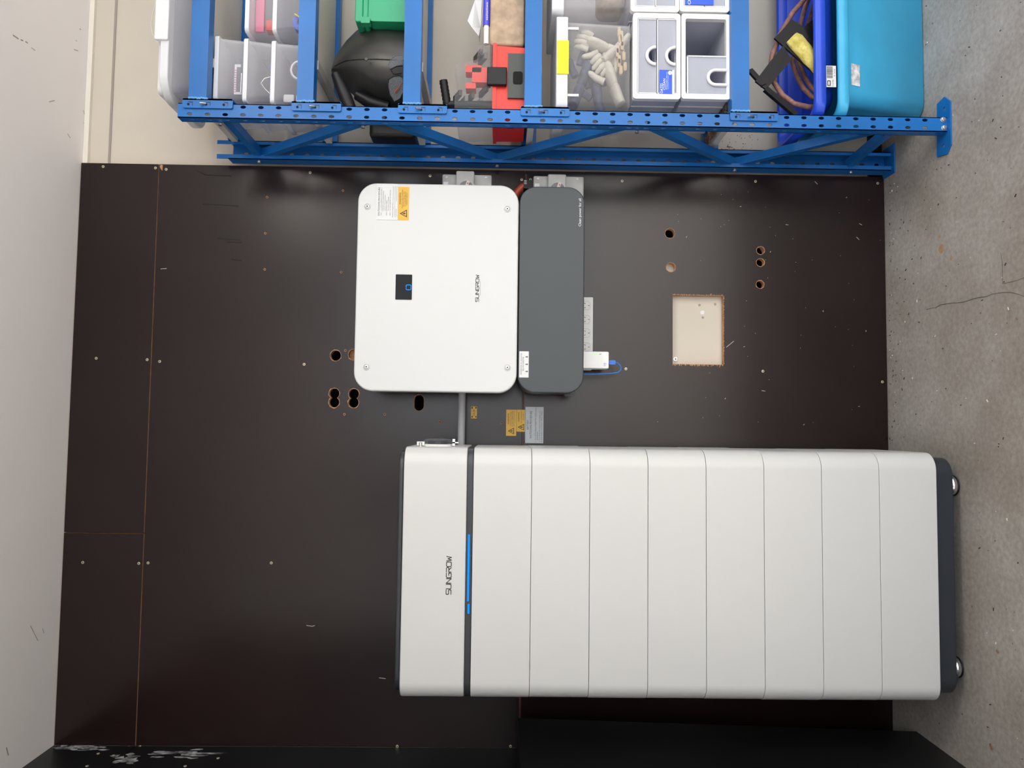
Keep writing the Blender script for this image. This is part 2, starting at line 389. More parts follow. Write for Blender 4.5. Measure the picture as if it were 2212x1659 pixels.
cavity_holes = [h_big(u - (1106 - u) * 0 , v, r + 7, r + 7) for i, (u, v, r) in enumerate(ROUND) if i in (0, 2)] + [h_big(1643, 576, 17, 52), h_big(743, 860, 42, 30), h_big(905, 870, 18, 24)]
b = MB(); b.plate([(LEFT - .1, -.05), (ROOM_X, -.05), (ROOM_X, CEIL + .02), (LEFT - .1, CEIL + .02)], cavity_holes, WALL, WALL + .012, M['cream'])
b.box(LEFT - .1, ROOM_X, .12, .13, -.05, CEIL + .02, M['dark_backing'])  # dark sheet added behind the wall to keep sky light out of the holes
b.box(LEFT - .1, ROOM_X, WALL + .012, .12, CEIL, CEIL + .02, M['dark_backing'])
p = W(764, 766, WALL); b.plate(circle(p.x, p.z, .02, 16), [], WALL - .001, WALL, M['ply'])
p = W(768, 765, WALL); b.plate(circle(p.x, p.z, .0025, 8), [], WALL - .0014, WALL - .001, M['hole'])
wall = structure(b, 'wall_back', smooth=0)

# four sheets of film-faced ply screwed over the wall
XL, XR_, ZT = LEFT, .7014, 2.2078
XS = W(312, 1152).x
def zseam(x): return 1.9971
ZM = W(1130, 660).z
G = .0011
XB = .7014
def screw(parent, u, v, m='brass', r=.0038, y=0.0):
    p = W(u, v, y); q = MB()
    q.lathe([(r * .35, -.0003), (r, -.0002), (r * .95, -.0012), (r * .45, -.0015), (r * .38, -.0006), (.0001, -.0005)], (p.x, y, p.z), M[m], n=12)
    q.lathe([(r * .38, -.0007), (.0001, -.0007)], (p.x, y, p.z), M['hole'], n=8)
    return q.build('screw', parent, smooth=30)
def rim(mb, loop, jit=1.6, m='ply', w_=1.3):
    """splintered raw edge around a cut hole"""
    cx = sum(p[0] for p in loop) / len(loop); cz = sum(p[1] for p in loop) / len(loop); o = []
    for i, p in enumerate(loop):
        a, c = loop[i - 1], loop[(i + 1) % len(loop)]
        n = Vector((c[1] - a[1], -(c[0] - a[0]))); n = n.normalized() if n.length > 0 else Vector((0, 0))
        o.append((p[0] + n.x * (w_ * .4 + random.random() ** 2 * jit) * PX, p[1] + n.y * (w_ * .4 + random.random() ** 2 * jit) * PX))
    mb.plate(o, [loop], -.0004, .0, M[m])
def sheet(x0, x1, z0, z1, holes, label):
    q = MB(); q.plate([(x0, z0), (x1, z0), (x1, z1), (x0, z1)], holes, 0, .018, M['panel'], medge=M['ply'])
    return q.build('formply_panel', wall, smooth=0, label=label)
hole_loops = [h_circ(*h) for h in ROUND]
up_holes = hole_loops[:2] + [fig8(*EIGHT[0]), fig8(*EIGHT[1]), slot()]
lo_holes = hole_loops[2:] + [sq]
pa = sheet(XL + .001, XS - G, 1.9971 + G, ZT, [], 'short dark brown ply strip under the ceiling beside the left corner')
pb = sheet(XS + G, XB, 1.9971 + G, ZT, [], 'long dark brown ply strip under the ceiling')
pc = sheet(XL + .001, XB, ZM + G * .4, 1.9971 - G, up_holes, 'upper dark brown ply sheet behind the inverter')
pd = sheet(XL + .001, XB, 0.001, ZM - G * .4, lo_holes, 'lower dark brown ply sheet with the rectangular cut-out')
q = MB()
for l in up_holes[:-1]: rim(q, l, 1.8)
rim(q, slot(), .6, w_=.8)
# broad splintering under the first hole
q.build('splintered_rim', pc, smooth=0, label='raw tan wood fibres around the cut holes')
q = MB()
for l in hole_loops[2:]: rim(q, l, 1.0)
# splintered edges of the square cut-out
x0, x1, z0, z1 = SQ
def teeth(ax0, ax1, base, horiz, out, lo, hi, n):
    for i in range(n):
        a = ax0 + (ax1 - ax0) * (i + random.uniform(.1, .5)) / n; wd = abs(ax1 - ax0) / n * random.uniform(.5, 1.0); h = out * random.uniform(lo, hi) * PX
        if random.random() < .12: h *= 1.9
        pts = [(a, base), (a + wd, base), (a + wd * .8, base + h), (a + wd * .25, base + h * .9)]
        if horiz: pts = [(p[1], p[0]) for p in pts]
        q.plate(pts, [], -.0006, 0, M['ply'])
teeth(z0, z1, x0, True, -1, 1.0, 5.0, 44); teeth(z0, z1, x1, True, 1, .8, 2.6, 36); teeth(x0, x1, z0, False, -1, .5, 2.0, 46)
q.build('splintered_rim', pd, smooth=0, label='ragged tan splinters around the square cut-out')
# torn corner at the top seam, brownish seam line
q = MB(); p = W(349, 362); q.plate([(p.x - .009, p.z - .003), (p.x + .007, p.z - .003), (p.x + .008, p.z + .003), (p.x + .002, p.z + .0045), (p.x - .004, p.z + .002)], [], -.0006, 0, M['ply'])
q.build('broken_corner', pb, smooth=0)
q = MB(); x0, x1, z0, z1 = R(1127.5, 1131.5, 376, 1560, 0); q.box(-.83, x1, -.0005, 0, z0, z1, M['redseam']); q.build('seam_strip', pc, smooth=0, label='dull red strip along the joint')
for p_, pts in ((pa, [(208, 774 + 440), (179, 1215), (300, 1217), (279, 1614)]), (pb, [(223, 360), (336, 363), (208, 774), (318, 777)]),
                (pc, [(359, 366), (670, 373), (929, 380), (345, 781), (657, 787), (320, 1216), (586, 1216), (303, 1613), (571, 1617), (858, 1612), (1103, 1612), (1127, 388)]),
                (pd, [(1146, 388), (1352, 797), (1648, 802), (1906, 825), (1896, 396), (1632, 392), (1344, 391)])):
    for (u, v) in pts:
        if (u, v) == (208, 1214): continue
        screw(p_, u, v)
# small drilled pilot holes with raw rims
for p_, pts in ((pc, [(577, 426), (573, 504), (572, 582), (741, 412), (737, 588), (744, 895), (831, 895), (746, 757), (950, 911), (1084, 913)]), (pd, [(1490, 480)][:0])):
    for (u, v) in pts:
        c = W(u, v); q = MB(); q.lathe([(.0012, -.0002), (.0034, -.0001), (.0032, -.0009), (.0018, -.0010), (.0016, -.0003), (.0001, -.0003)], (c.x, 0, c.z), M['ply'], n=9)
        q.lathe([(.0018, -.0005), (.0001, -.0005)], (c.x, 0, c.z), M['hole'], n=8); q.build('pilot_hole', p_, smooth=0)
c = W(1459, 776, WALL); q = MB(); q.lathe([(.006, -.0005), (.0058, -.002), (.002, -.0024), (.0001, -.002)], (c.x, WALL, c.z), M['zinc'], n=14)
for a in (0, PI / 2): q.bar((c.x - .003 * math.cos(a), WALL - .0025, c.z - .003 * math.sin(a)), (c.x + .003 * math.cos(a), WALL - .0025, c.z + .003 * math.sin(a)), .0012, .0004, M['hole'], side=(-math.sin(a), 0, math.cos(a)))
q.build('wall_screw', wall, label='zinc cross-head screw in the cut-out corner')
q = MB()
for (u, v, r) in ((1511, 659, 3), (1545, 657, 3), (1517, 675, 5), (1518, 686, 3)):
    c = W(u, v, WALL); q.plate(circle(c.x, c.z, r * PX, 10, .8 * PX), [], WALL - .0006, WALL, M['joint'] if r < 5 else M['paper'])
q.build('filler_patch', wall, smooth=0)
# fine white paint flecks on the lower sheet
q = MB()
for i in range(70):
    u, v = random.uniform(1440, 1905), random.uniform(400, 940)
    if 1440 < u < 1580 and 620 < v < 800: continue
    if i > 40: u, v = random.uniform(1000, 1900), random.uniform(395, 960)
    if 750 < u < 1350 and v < 960: continue
    c = W(u, v); a = random.uniform(0, PI); L = random.choice((.0009, .001, .0012, .004)); q.bar((c.x, -.0003, c.z), (c.x + L * math.cos(a), -.0003, c.z + L * math.sin(a)), .0009, .0003, M['chip'], side=(-math.sin(a), 0, math.cos(a)))
q.build('paint_flecks', pd, smooth=0, kind='stuff')
for par_, mm, L_ in ((pc, M['chip'], [(347, 581, 360, 580), (662, 1351, 675, 1353), (675, 1353, 680, 1351), (819, 1464, 833, 1466)]), (pc, M['scuff'], [(425, 369, 445, 378), (445, 378, 500, 380), (470, 515, 520, 519), (492, 523, 522, 524), (500, 560, 522, 563), (438, 441, 515, 445)]), (pd, M['chip'], [(1569, 750, 1585, 737), (1645, 844, 1653, 845), (1856, 483, 1862, 486), (1697, 485, 1703, 486), (1850, 512, 1856, 518), (1760, 392, 1766, 398)])):
    q = MB()
    for (u0, v0, u1, v1) in L_:
        A, B_ = W(u0, v0), W(u1, v1); q.bar(A + Vector((0, -.0002, 0)), B_ + Vector((0, -.0002, 0)), .0009 if mm is M['chip'] else .0024, .0003, mm, side=Vector((0, 1, 0)).cross(B_ - A))
    q.build('scratches', par_, kind='stuff', smooth=0)
# wall joint strip and cornice on the bare wall at the right
xa = XB; z = W(190, 300, WALL).z
b = MB(); b.slab(-.001, .011, WALL - .012, WALL, .004, xa + .001, ROOM_X, M['trim'], axis='x', n=3)
for i, p in enumerate(b.v): b.v[i] = (p[0], p[2], p[1]) if False else p
b = MB(); b.box(xa + .0015, ROOM_X, WALL - .012, WALL, CEIL - .014, CEIL - .0005, M['trim']); structure(b, 'trim_1', smooth=0)
zj = W(243, 200, WALL).z
b = MB(); b.box(xa + .0015, ROOM_X, WALL - .0025, WALL, zj - .003, zj + .003, M['joint']); structure(b, 'trim_2', smooth=0)
b = MB(); b.box(XB + .0015, ROOM_X, WALL - .010, WALL, 0.0, W(1873, 345, WALL).z, M['black']); structure(b, 'baseboard_back', smooth=0)

# left wall: black sheets, with scuffs
YE = -1.15
q = MB(); q.box(LEFT - .018, LEFT, YE, -.0005, 1.9971 + G, CEIL - .001, M['black']); l1 = q.build('formply_panel', wl, smooth=0, label='black ply strip on the left wall under the ceiling')
q = MB(); q.box(LEFT - .018, LEFT, YE, -.0005, .001, 1.9971 - G, M['black']); l2 = q.build('formply_panel', wl, smooth=0, label='black ply sheet on the left wall')
def smear(par, cy, cz, ly, lz, seed):
    random.seed(seed); q = MB()
    for k in range(26):
        yy = cy + random.gauss(0, ly / 3.2); zz = cz + random.gauss(0, lz / 3.2); ry = random.uniform(.25, 1) * ly * .22; rz = random.uniform(.3, 1) * lz * .3
        pts = [(yy + ry * math.cos(t * PI / 4) * random.uniform(.5, 1.2), zz + rz * math.sin(t * PI / 4) * random.uniform(.5, 1.2)) for t in range(8)]
        q.plate(pts, [], LEFT + .0003 + k * .00002, LEFT + .0002, M['smear'], axis='x')
    q.build('plaster_smear', par, smooth=0, kind='stuff')
def LW(u, v):
    d = ray(u, v); t = (LEFT - CAM_C.x) / d.x; return CAM_C + d * t
for (ua, ub, v, dy, sd, par) in ((140, 215, 1615, .035, 3, l1), (345, 445, 1628, .03, 5, l2), (250, 300, 1640, .05, 9, l2)):
    A, B = LW(ua, v), LW(ub, v); smear(par, (A.y + B.y) / 2, (A.z + B.z) / 2, dy, abs(A.z - B.z), sd)
q = MB()
for (u, v) in ((188, 1655), (212, 1628), (245, 1632), (471, 1638), (400, 1655)):
    p = LW(u, v); q.lathe([(.004, 0), (.0038, .001), (.0001, .0012)], (LEFT, p.y, p.z), M['brass'], axis='x', n=10)
q.build('screw_heads', l2, kind='stuff')

# boxed-in black ply standing proud at the lower left
A = WZ(1980, 1580); B = WZ(2045, 1659); C = W(1118, 1551, A.y)
zc = C.z
b = MB(); xa_, xb_ = A.x, A.x
k = b.mi(M['black'])
YB = YE
L1 = LEFT + .001
v0 = [(L1, A.y, 0.0005), (A.x, A.y, 0.0005), (A.x, YB, .0005), (L1, YB, .0005), (L1, A.y, zc), (C.x, A.y, zc), (C.x, YB, zc), (L1, YB, zc)]
b.mesh(v0, [(0, 1, 2, 3), (7, 6, 5, 4), (0, 4, 5, 1), (1, 5, 6, 2), (2, 6, 7, 3), (3, 7, 4, 0)], M['black'])
bx = b.build('boxed_panel', label='waist-high black plywood boxing standing on the floor at the left wall', category='panel', smooth=0, origin=(LEFT + .05, -.6, 0))

q = MB(); random.seed(21)
def CP(u, v): return WZ(u, v, CEIL - .0002)
for (u0, v0, u1, v1) in ((28, 76, 40, 84), (45, 86, 50, 88), (55, 90, 60, 93), (68, 103, 76, 109), (160, 107, 169, 110), (106, 220, 118, 217), (146, 289, 152, 298), (180, 238, 183, 248), (172, 62, 175, 64), (164, 87, 166, 89), (181, 265, 189, 280), (92, 1358, 95, 1368), (14, 1615, 18, 1632), (66, 1352, 82, 1384)):
    A, B_ = CP(u0, v0), CP(u1, v1); d = B_ - A; q.bar(A, B_, .0016 if u0 > 60 else .003, .0004, M['joint'], side=Vector((0, 0, 1)).cross(d))
q.build('scuff_marks', bpy.data.objects['ceiling'], kind='stuff', smooth=0)
# floor details
def crack(pts, wd=.0016):
    q = MB(); P = [WZ(u, v) for u, v in pts]; L = []
    for a, c in zip(P, P[1:]):
        n = max(2, int((c - a).length / .02))
        for i in range(n): L.append(a.lerp(c, i / n) + Vector((random.uniform(-1, 1), random.uniform(-1, 1), 0)) * .0025)
    L.append(P[-1])
    for a, c in zip(L, L[1:]): q.bar(Vector((a.x, a.y, .0003)), Vector((c.x, c.y, .0003)), wd * random.uniform(.5, 1.2), .0004, M['crack'], side=Vector((0, 0, 1)).cross((c - a).normalized()))
    q.build('crack', floor, smooth=0)
random.seed(4)
crack([(2000, 668), (2055, 655), (2100, 648), (2145, 636), (2185, 632), (2212, 640)]); crack([(2163, 545), (2166, 613), (2212, 600)], .0012); crack([(1965, 240), (1998, 182)], .001)
q = MB()
for (u, v, r) in ((2034, 537, .011), (2029, 511, .005), (2055, 557, .005)):
    c = WZ(u, v); q.plate(circle(c.x, c.y, r, 12, r * .2), [], .0002, .0005, M['rust'], axis='z')
q.build('rust_stain', floor, smooth=0)
q = MB()
for i in range(230):
    u, v = random.uniform(1925, 2212), random.uniform(0, 1659)
    if i < 90: u = 1922 + random.expovariate(1 / 14.0); v = random.uniform(390, 960)
    c = WZ(u, v)
    if c.y > -.004 or (c.x < -.05 and c.y > -.34 and c.x > -.62) or c.x < -.78: continue
    a = random.uniform(0, PI); s_ = random.uniform(.0008, .0022); L = random.choice((1, 1.4, 3)) * s_
    mm = random.choice((M['debris'], M['debris'], M['chip']))
    q.bar(Vector((c.x, c.y, .0008)), Vector((c.x + L * math.cos(a), c.y + L * math.sin(a), .0008)), s_, .0012, mm, side=(-math.sin(a), math.cos(a), 0))
q.build('floor_grit', floor, smooth=0, kind='stuff')
q = MB()
for (u, v, s_) in ((2158, 1411, .006), (2145, 1619, .010), (2200, 690, .004)):
    c = WZ(u, v); q.bar(Vector((c.x, c.y, .002)), Vector((c.x + s_, c.y + s_ * .5, .003)), s_ * .35, .002, M['leaf'], side=(0, 1, 0))
q.build('leaf_fragments', floor, smooth=0, kind='stuff')

# ================================================================== battery tower
YF = -.3478; XL_, XR2 = -.6052, -.0508; ZB = .9838; BK = -.03
bat = thing('battery_tower', 'tall white home battery tower of stacked modules standing on the floor', 'battery', (-.328, -.19, 0))
RC = .040
def bslab(z0, z1, m, name, ins=0.0, bev=.0012, x0=XL_, x1=XR2, r=RC, yf=YF, lab=None):
    q = MB(); q.slab(x0 + ins, x1 - ins, yf + ins, BK, r, z0, z1, m, axis='z', bev0=bev, bev1=bev, n=10)
    t = {'label': lab} if lab else {}
    return q.build(name, bat, smooth=50, **t)
for k in range(8):
    z1 = ZB + .13 - .13 * k; z0 = z1 - .13
    dx = .0006 * math.sin(k * 2.1)
    bslab(z0 + .0004, z1 - .0004, M['bwhite'], 'battery_module', x0=XL_ + dx - (k >= 4) * .0012, x1=XR2 + dx)
zlow = ZB + .13 - 1.04
zs1 = ZB + .13; zs2 = W(1006, 1240, YF).z
zpl = W(2063, 1240, YF + .012).z
bslab(zpl, zlow - .0005, M['navy'], 'plinth', ins=.012, bev=.002, lab='slate grey base plinth')
zt2 = W(867.5, 1240, YF).z
bslab(zs1 + .0005, zs2, M['dark'], 'trim_band', ins=.001, lab='charcoal band with blue status light')
ctl = bslab(zs2 + .0005, zt2, M['bwhite'], 'control_unit', bev=.003)
ztop = W(856.5, 1240, YF + .01).z
bslab(zt2 + .0005, ztop, M['dark'], 'lid', ins=.010, bev=.004, lab='charcoal top lid')
for (x, y) in ((-.1263, -.292), (-.5383, -.292), (-.1263, -.09), (-.5383, -.09)):
    q = MB(); q.lathe([(.018, 0), (.022, .001), (.024, .003), (.0225, .005)], (x, y, 0), M['black_pl'], axis='z', n=24)
    q.lathe([(.0220, .005), (.0232, .008), (.0222, .011), (.0230, .013), (.0215, .016), (.0225, .020), (.020, .024), (.010, .025), (.010, max(zpl, .026))], (x, y, 0), M['chrome'], axis='z', n=24)
    q.build('levelling_foot', bat, label='chrome adjustable foot')
q = MB()
yy = YF + .0004
def ledbar(va, vb, name):
    q = MB(); x0, x1, z0, z1 = R(1010.5, 1014.5, va, vb, YF)
    zc_ = (W(1012, (va + vb) / 2, YF).z); q.slab(x0, x1, zc_ - .0021, zc_ + .0021, .0021, YF + .0002, YF - .0012, M['led'], axis='y'); q.build('status_light', bat, smooth=40, label=name)
ledbar(1154, 1299, 'long glowing blue light bar'); ledbar(1304, 1326, 'short glowing blue light bar')
q = MB(); maker_name(q, 963.5, 974, 1284, 1202, YF - .0004, M['ink']); q.build('lettering', bat, smooth=0, label='dark maker name lettering')
# isolator with clear flip cover on the right side, near the top
q = MB(); cz = W(947, 960, -.22).z; cy = -.24
q.slab(cy - .048, cy + .048, cz - .040, cz + .040, .02, XR2 - .001, XR2 + .005, M['pl_off'], axis='x', bev1=.002)
iso = q.build('isolator_housing', bat, smooth=40, label='pale isolator mount on the tower side')
q = MB(); q.lathe([(.034, .005), (.034, .012), (.030, .016), (.020, .0175), (.001, .018)], (XR2, cy, cz), M['lens'], axis='x', n=28); q.build('clear_cover', iso, smooth=50, label='clear domed flip cover')
q = MB(); q.lathe([(.024, .005), (.024, .0125), (.001, .0125)], (XR2, cy, cz), M['dark'], axis='x', n=24); q.build('dial', iso, smooth=40)
q = MB(); q.slab(cy - .052, cy - .046, cz + .026, cz + .044, .003, XR2 + .002, XR2 + .011, M['pl_white'], axis='x'); q.lathe([(.004, 0), (.004, .009), (.001, .010)], (XR2 + .0, cy - .053, cz + .035), M['zinc'], axis='x', n=12); q.build('hinge', iso, smooth=40); q = MB()
q.box(XR2 + .002, XR2 + .018, cy - .05, cy - .044, cz - .044, cz - .038, M['zinc']); q.box(XR2 + .008, XR2 + .011, cy - .05, cy - .047, cz - .052, cz - .038, M['zinc']); q.build('latch', iso, smooth=40)

# ================================================================== inverter
YI = -.17
x0, x1, z0, z1 = R(768.5, 1118.5, 397.5, 846.5, YI)
inv = thing('inverter', 'white hybrid inverter with rounded corners and small black screen on the dark wall', 'inverter', ((x0 + x1) / 2, -.08, z0))
q = MB(); q.slab(x0, x1, z0, z1, .047, YI, YI + .045, M['white'], axis='y', bev0=.004, bev1=.002, n=12); cov = q.build('front_cover', inv, smooth=50)
q = MB(); q.slab(x0 + .012, x1 - .012, z0 + .006, z1 - .012, .03, YI + .045, -.022, M['char'], axis='y', n=8); q.build('heat_sink_body', inv, smooth=50, label='dark grey body behind the cover')
q = MB(); q.box(x0 + .08, x1 - .08, -.022, 0, z0 + .06, z1 - .06, M['zinc']); q.build('mounting_bracket', inv, smooth=0)
for (u, v) in ((793.5, 446), (1096, 451.5), (791.5, 792.5), (1096, 794)):
    c = W(u, v, YI); q = MB()
    q.lathe([(.0088, -.0002), (.0080, -.0016), (.0070, -.0018), (.0056, -.0004), (.0001, -.0003)], (c.x, YI, c.z), M['white'], n=20)
    q.lathe([(.0050, -.0005), (.0050, -.0030), (.0042, -.0036), (.0024, -.0036), (.0022, -.002), (.0001, -.002)], (c.x, YI, c.z), M['chrome'], n=16)
    q.lathe([(.0021, -.0021), (.0001, -.0022)], (c.x, YI, c.z), M['hole'], n=6); q.build('cover_bolt', inv, smooth=40, label='chrome socket screw in a recess')
a0, a1, c0, c1 = R(854.5, 890, 593, 647.5, YI); q = MB(); q.slab(a0, a1, c0, c1, .0015, YI - .0012, YI + .001, M['screen'], axis='y', bev0=.0005); scr = q.build('screen', inv, smooth=40, label='small black glass display')
q = MB(); a0, a1, c0, c1 = R(877.3, 887.8, 615.5, 625.8, YI - .0014)
t_ = .0016; yk = YI - .0015
for pts in ([(a0 + .45 * (a1 - a0), c1), (a0, c1), (a0, c0), (a0 + .75 * (a1 - a0), c0)][0:0] or [[(.5, 0), (.12, 0), (0, .12), (0, .88), (.12, 1), (.2, 1)], [(.45, 1), (.88, 1), (1, .88), (1, .12), (.88, 0), (.68, 0)]]):
    for p, r_ in zip(pts, pts[1:]):
        P = Vector((a0 + p[0] * (a1 - a0), yk, c0 + p[1] * (c1 - c0))); Q = Vector((a0 + r_[0] * (a1 - a0), yk, c0 + r_[1] * (c1 - c0))); d = (Q - P).normalized()
        q.bar(P - d * t_ * .4, Q + d * t_ * .4, t_, .0003, M['led2'], side=Vector((0, 1, 0)).cross(d))
q.build('icon', scr, smooth=0, label='glowing blue bracket icon')
q = MB(); maker_name(q, 1027, 1034, 651.5, 594, YI - .0004, M['ink']); A, B = W(1037.3, 638, YI), W(1037.3, 607, YI)
q.box(A.x, B.x, YI - .0004, YI - .0001, A.z - .0003, A.z + .0003, M['inkred']); q.build('lettering', inv, smooth=0, label='dark maker name with a fine red line')
a0, a1, c0, c1 = R(1120.5, 1262, 403, 848.5, YI + .004)
q = MB(); q.slab(a0, a1, c0, c1 , .043, YI + .004, YI + .10, M['char'], axis='y', bev0=.003, n=12); q.slab(a0 + .004, a1 - .004, c0 + .004, c1 - .004, .04, YI + .10, -.06, M['dark'], axis='y', n=10)
low = q.build('lower_cover', inv, smooth=50, label='charcoal wiring cover along the bottom')
q = MB(); T(q, 'Clean power for all', 1255, 489, 429, 5.5, YI + .0036, M['inkwhite']); q.build('lettering', low, smooth=0, label='small white slogan')
f0, f1, g0, g1 = R(1219, 1241, 840, 857, YI + .07); q = MB(); q.slab(f0, f1, g0, g1, .006, YI + .06, YI + .09, M['char'], axis='y'); q.build('hinge_tab', low, smooth=40)

# ---- labels
def plate_label(name, u0, u1, v0, v1, y, m, lab, cat='label', group=None, th=.0010, r=.0008):
    a0, a1, c0, c1 = R(u0, u1, v0, v1, y); t = thing(name, lab, cat, ((a0 + a1) / 2, y, (c0 + c1) / 2), group)
    q = MB(); q.slab(a0, a1, c0, c1, r, y - th, y, M[m], axis='y', n=3); q.build('backing_plate', t, smooth=0); return t
t = plate_label('shutdown_label', 813.5, 859, 397.5, 475, YI, 'lab', 'white shutdown procedure label on the top right of the inverter cover')
yt = YI - .0012; q = MB()
T(q, 'SHUTDOWN PROCEDURE', 820, 466, 404.5, 4.0, yt, M['ink'])
for (s_, ub, vs, ve) in (('STEP 1.', 824.3, 465.5, 457), ('Turn off the INVERTER AC ISOLATOR or', 824.3, 455.5, 405), ('INVERTER SUPPLY MAIN SWITCH', 828.2, 455.5, 412.5), ('located in the Switchboard', 832, 455.5, 422), ('STEP 2.', 835.8, 465.5, 457), ('ISOLATE PV ARRAY', 835.8, 455.5, 432), ('Turn off the DC MODES', 839.6, 455.5, 425), ('STEP 3.', 843.4, 465.5, 457), ('Turn off the BATTERY DC ISOLATOR', 843.4, 455.5, 410), ('Manufacturer/Supplier Name:', 848.8, 469, 436.5), ('Contact Number:', 856, 469, 450.5)):
    T(q, s_, ub, vs, ve, 1.9, yt, M['ink'])
for (u, va, vb) in ((849, 435, 402), (852.3, 469, 402), (856.3, 435, 402)):
    A, B = W(u, va, yt), W(u, vb, yt); q.box(A.x, B.x, yt - .0002, yt, A.z - .0002, A.z + .0002, M['ink'])
q.build('lettering', t, smooth=0)
t = plate_label('warning_label', 860, 883.5, 404, 475.5, YI, 'yellow', 'yellow warning label on the white inverter cover')
q = MB(); T(q, 'WARNING', 866, 442, 416, 4, yt, M['ink'])
for (s_, ub, vs, ve) in (('MULTIPLE SUPPLY INVERTER', 869.7, 449.5, 410), ('ISOLATE THE AC AND', 873, 446, 413.5), ('DC SUPPLIES BEFORE', 876.4, 445.5, 414), ('OPENING & SERVICE', 879.6, 443.5, 416.5)): T(q, s_, ub, vs, ve, 2.0, yt, M['ink'])
bolt_triangle(q, 863.5, 879, 453, 469.5, yt, M['ink']); q.build('lettering', t, smooth=0)
yl = YI + .004
t = plate_label('isolator_label', 1121.5, 1142, 759, 815.5, yl, 'lab', 'white label with three black down arrows on the charcoal inverter cover')
q = MB(); ya = yl - .0012; T(q, 'INTEGRATED DC ISOLATOR', 1127, 809, 763, 3.0, ya, M['ink']); T(q, 'BELOW INVERTER', 1131.5, 801, 771, 3.0, ya, M['ink'])
for v in (771, 787, 802.5):
    A = W(1140.5, v, ya); k = .001 * 1.1; q.plate([(A.x - .8 * k, A.z + 6 * k), (A.x - .8 * k, A.z + 2.4 * k), (A.x - 2.6 * k, A.z + 2.4 * k), (A.x, A.z), (A.x + 2.6 * k, A.z + 2.4 * k), (A.x + .8 * k, A.z + 2.4 * k), (A.x + .8 * k, A.z + 6 * k)], [], ya - .0003, ya, M['ink'])
q.build('lettering', t, smooth=0)
yw = -.0002
t = plate_label('solar_label', 1017.3, 1030.3, 878, 904, yw, 'yellow', 'tiny yellow SOLAR label beside the grey conduit', r=.0012)
q = MB(); ya = yw - .0012; T(q, 'SOLAR', 1026, 898.5, 884.5, 4.0, ya, M['ink'])
for (u, v) in ((1020, 881), (1028, 881), (1020, 900.3), (1028, 900.3)):
    c = W(u, v, ya); q.slab(c.x - .0024, c.x + .0024, c.z - .0013, c.z + .0013, .001, ya - .0002, ya, M['hole'], axis='y', n=3)
q.build('lettering', t, smooth=0)
t = plate_label('warning_label', 1093.3, 1115.3, 885, 941.5, yw, 'yellow', 'larger yellow warning label on the dark wall, next to the conduit side')
q = MB(); T(q, 'WARNING', 1100, 917, 893, 3.8, ya, M['ink'])
for (s_, ub, vs, ve) in (('ISOLATE ALL SUPPLIES', 1104.2, 919.5, 890), ('AC AND DC BEFORE WORK', 1107.6, 921.5, 888), ('ON THIS INSTALLATION', 1111.2, 921, 888)): T(q, s_, ub, vs, ve, 2.1, ya, M['ink'])
bolt_triangle(q, 1097, 1110.3, 924, 938, ya, M['ink']); q.build('lettering', t, smooth=0)
t = plate_label('warning_label', 1116, 1134, 885, 932.5, yw, 'yellow', 'smaller yellow warning label touching the silver shutdown plate')
q = MB(); T(q, 'WARNING', 1122, 911.5, 890.5, 3.4, ya, M['ink']); T(q, 'D.C. CONDUCTORS', 1127.2, 913.5, 888.5, 2.2, ya, M['ink']); T(q, 'ISOLATOR', 1131.6, 907.5, 893.5, 2.2, ya, M['ink'])
bolt_triangle(q, 1118.5, 1132, 915.5, 930, ya, M['ink']); q.build('lettering', t, smooth=0)
t = plate_label('shutdown_plate', 1134.7, 1173.8, 879, 957.3, yw, 'labgrey', 'silver grey battery shutdown procedure plate on the dark wall', th=.0016)
q = MB(); yb = yw - .0018; T(q, 'BATTERY', 1142, 927.5, 907, 4.4, yb, M['ink']); T(q, 'SHUTDOWN PROCEDURE', 1148.5, 947, 888, 4.6, yb, M['ink'])
for (s_, ub, vs, ve) in (('1.', 1157.8, 955, 952.5), ('Turn off the Battery Supply Main Switch at the', 1157.8, 951, 881), ('switchboard.', 1162, 951, 932), ('2.', 1166.6, 955, 952.5), ('Turn off the AC Isolator at the battery and,', 1166.6, 951, 888), ('3.', 1171, 955, 952.5), ('Open battery unit and turn off DC Isolator', 1171, 951, 887)): T(q, s_, ub, vs, ve, 2.7, yb, M['ink'])
q.build('lettering', t, smooth=0)

# ---- conduit between inverter and battery
A, B = W(998.3, 835, -.04), W(997.5, 965, -.04)
q = MB(); q.tube([(A.x + .03, -.04, A.z), (B.x - .03, -.04, A.z)], .0098, M['grey_pvc'], 20)
t = q.build('conduit', label='grey plastic conduit running from inverter to battery tower', category='conduit', origin=(A.x, -.04, A.z))
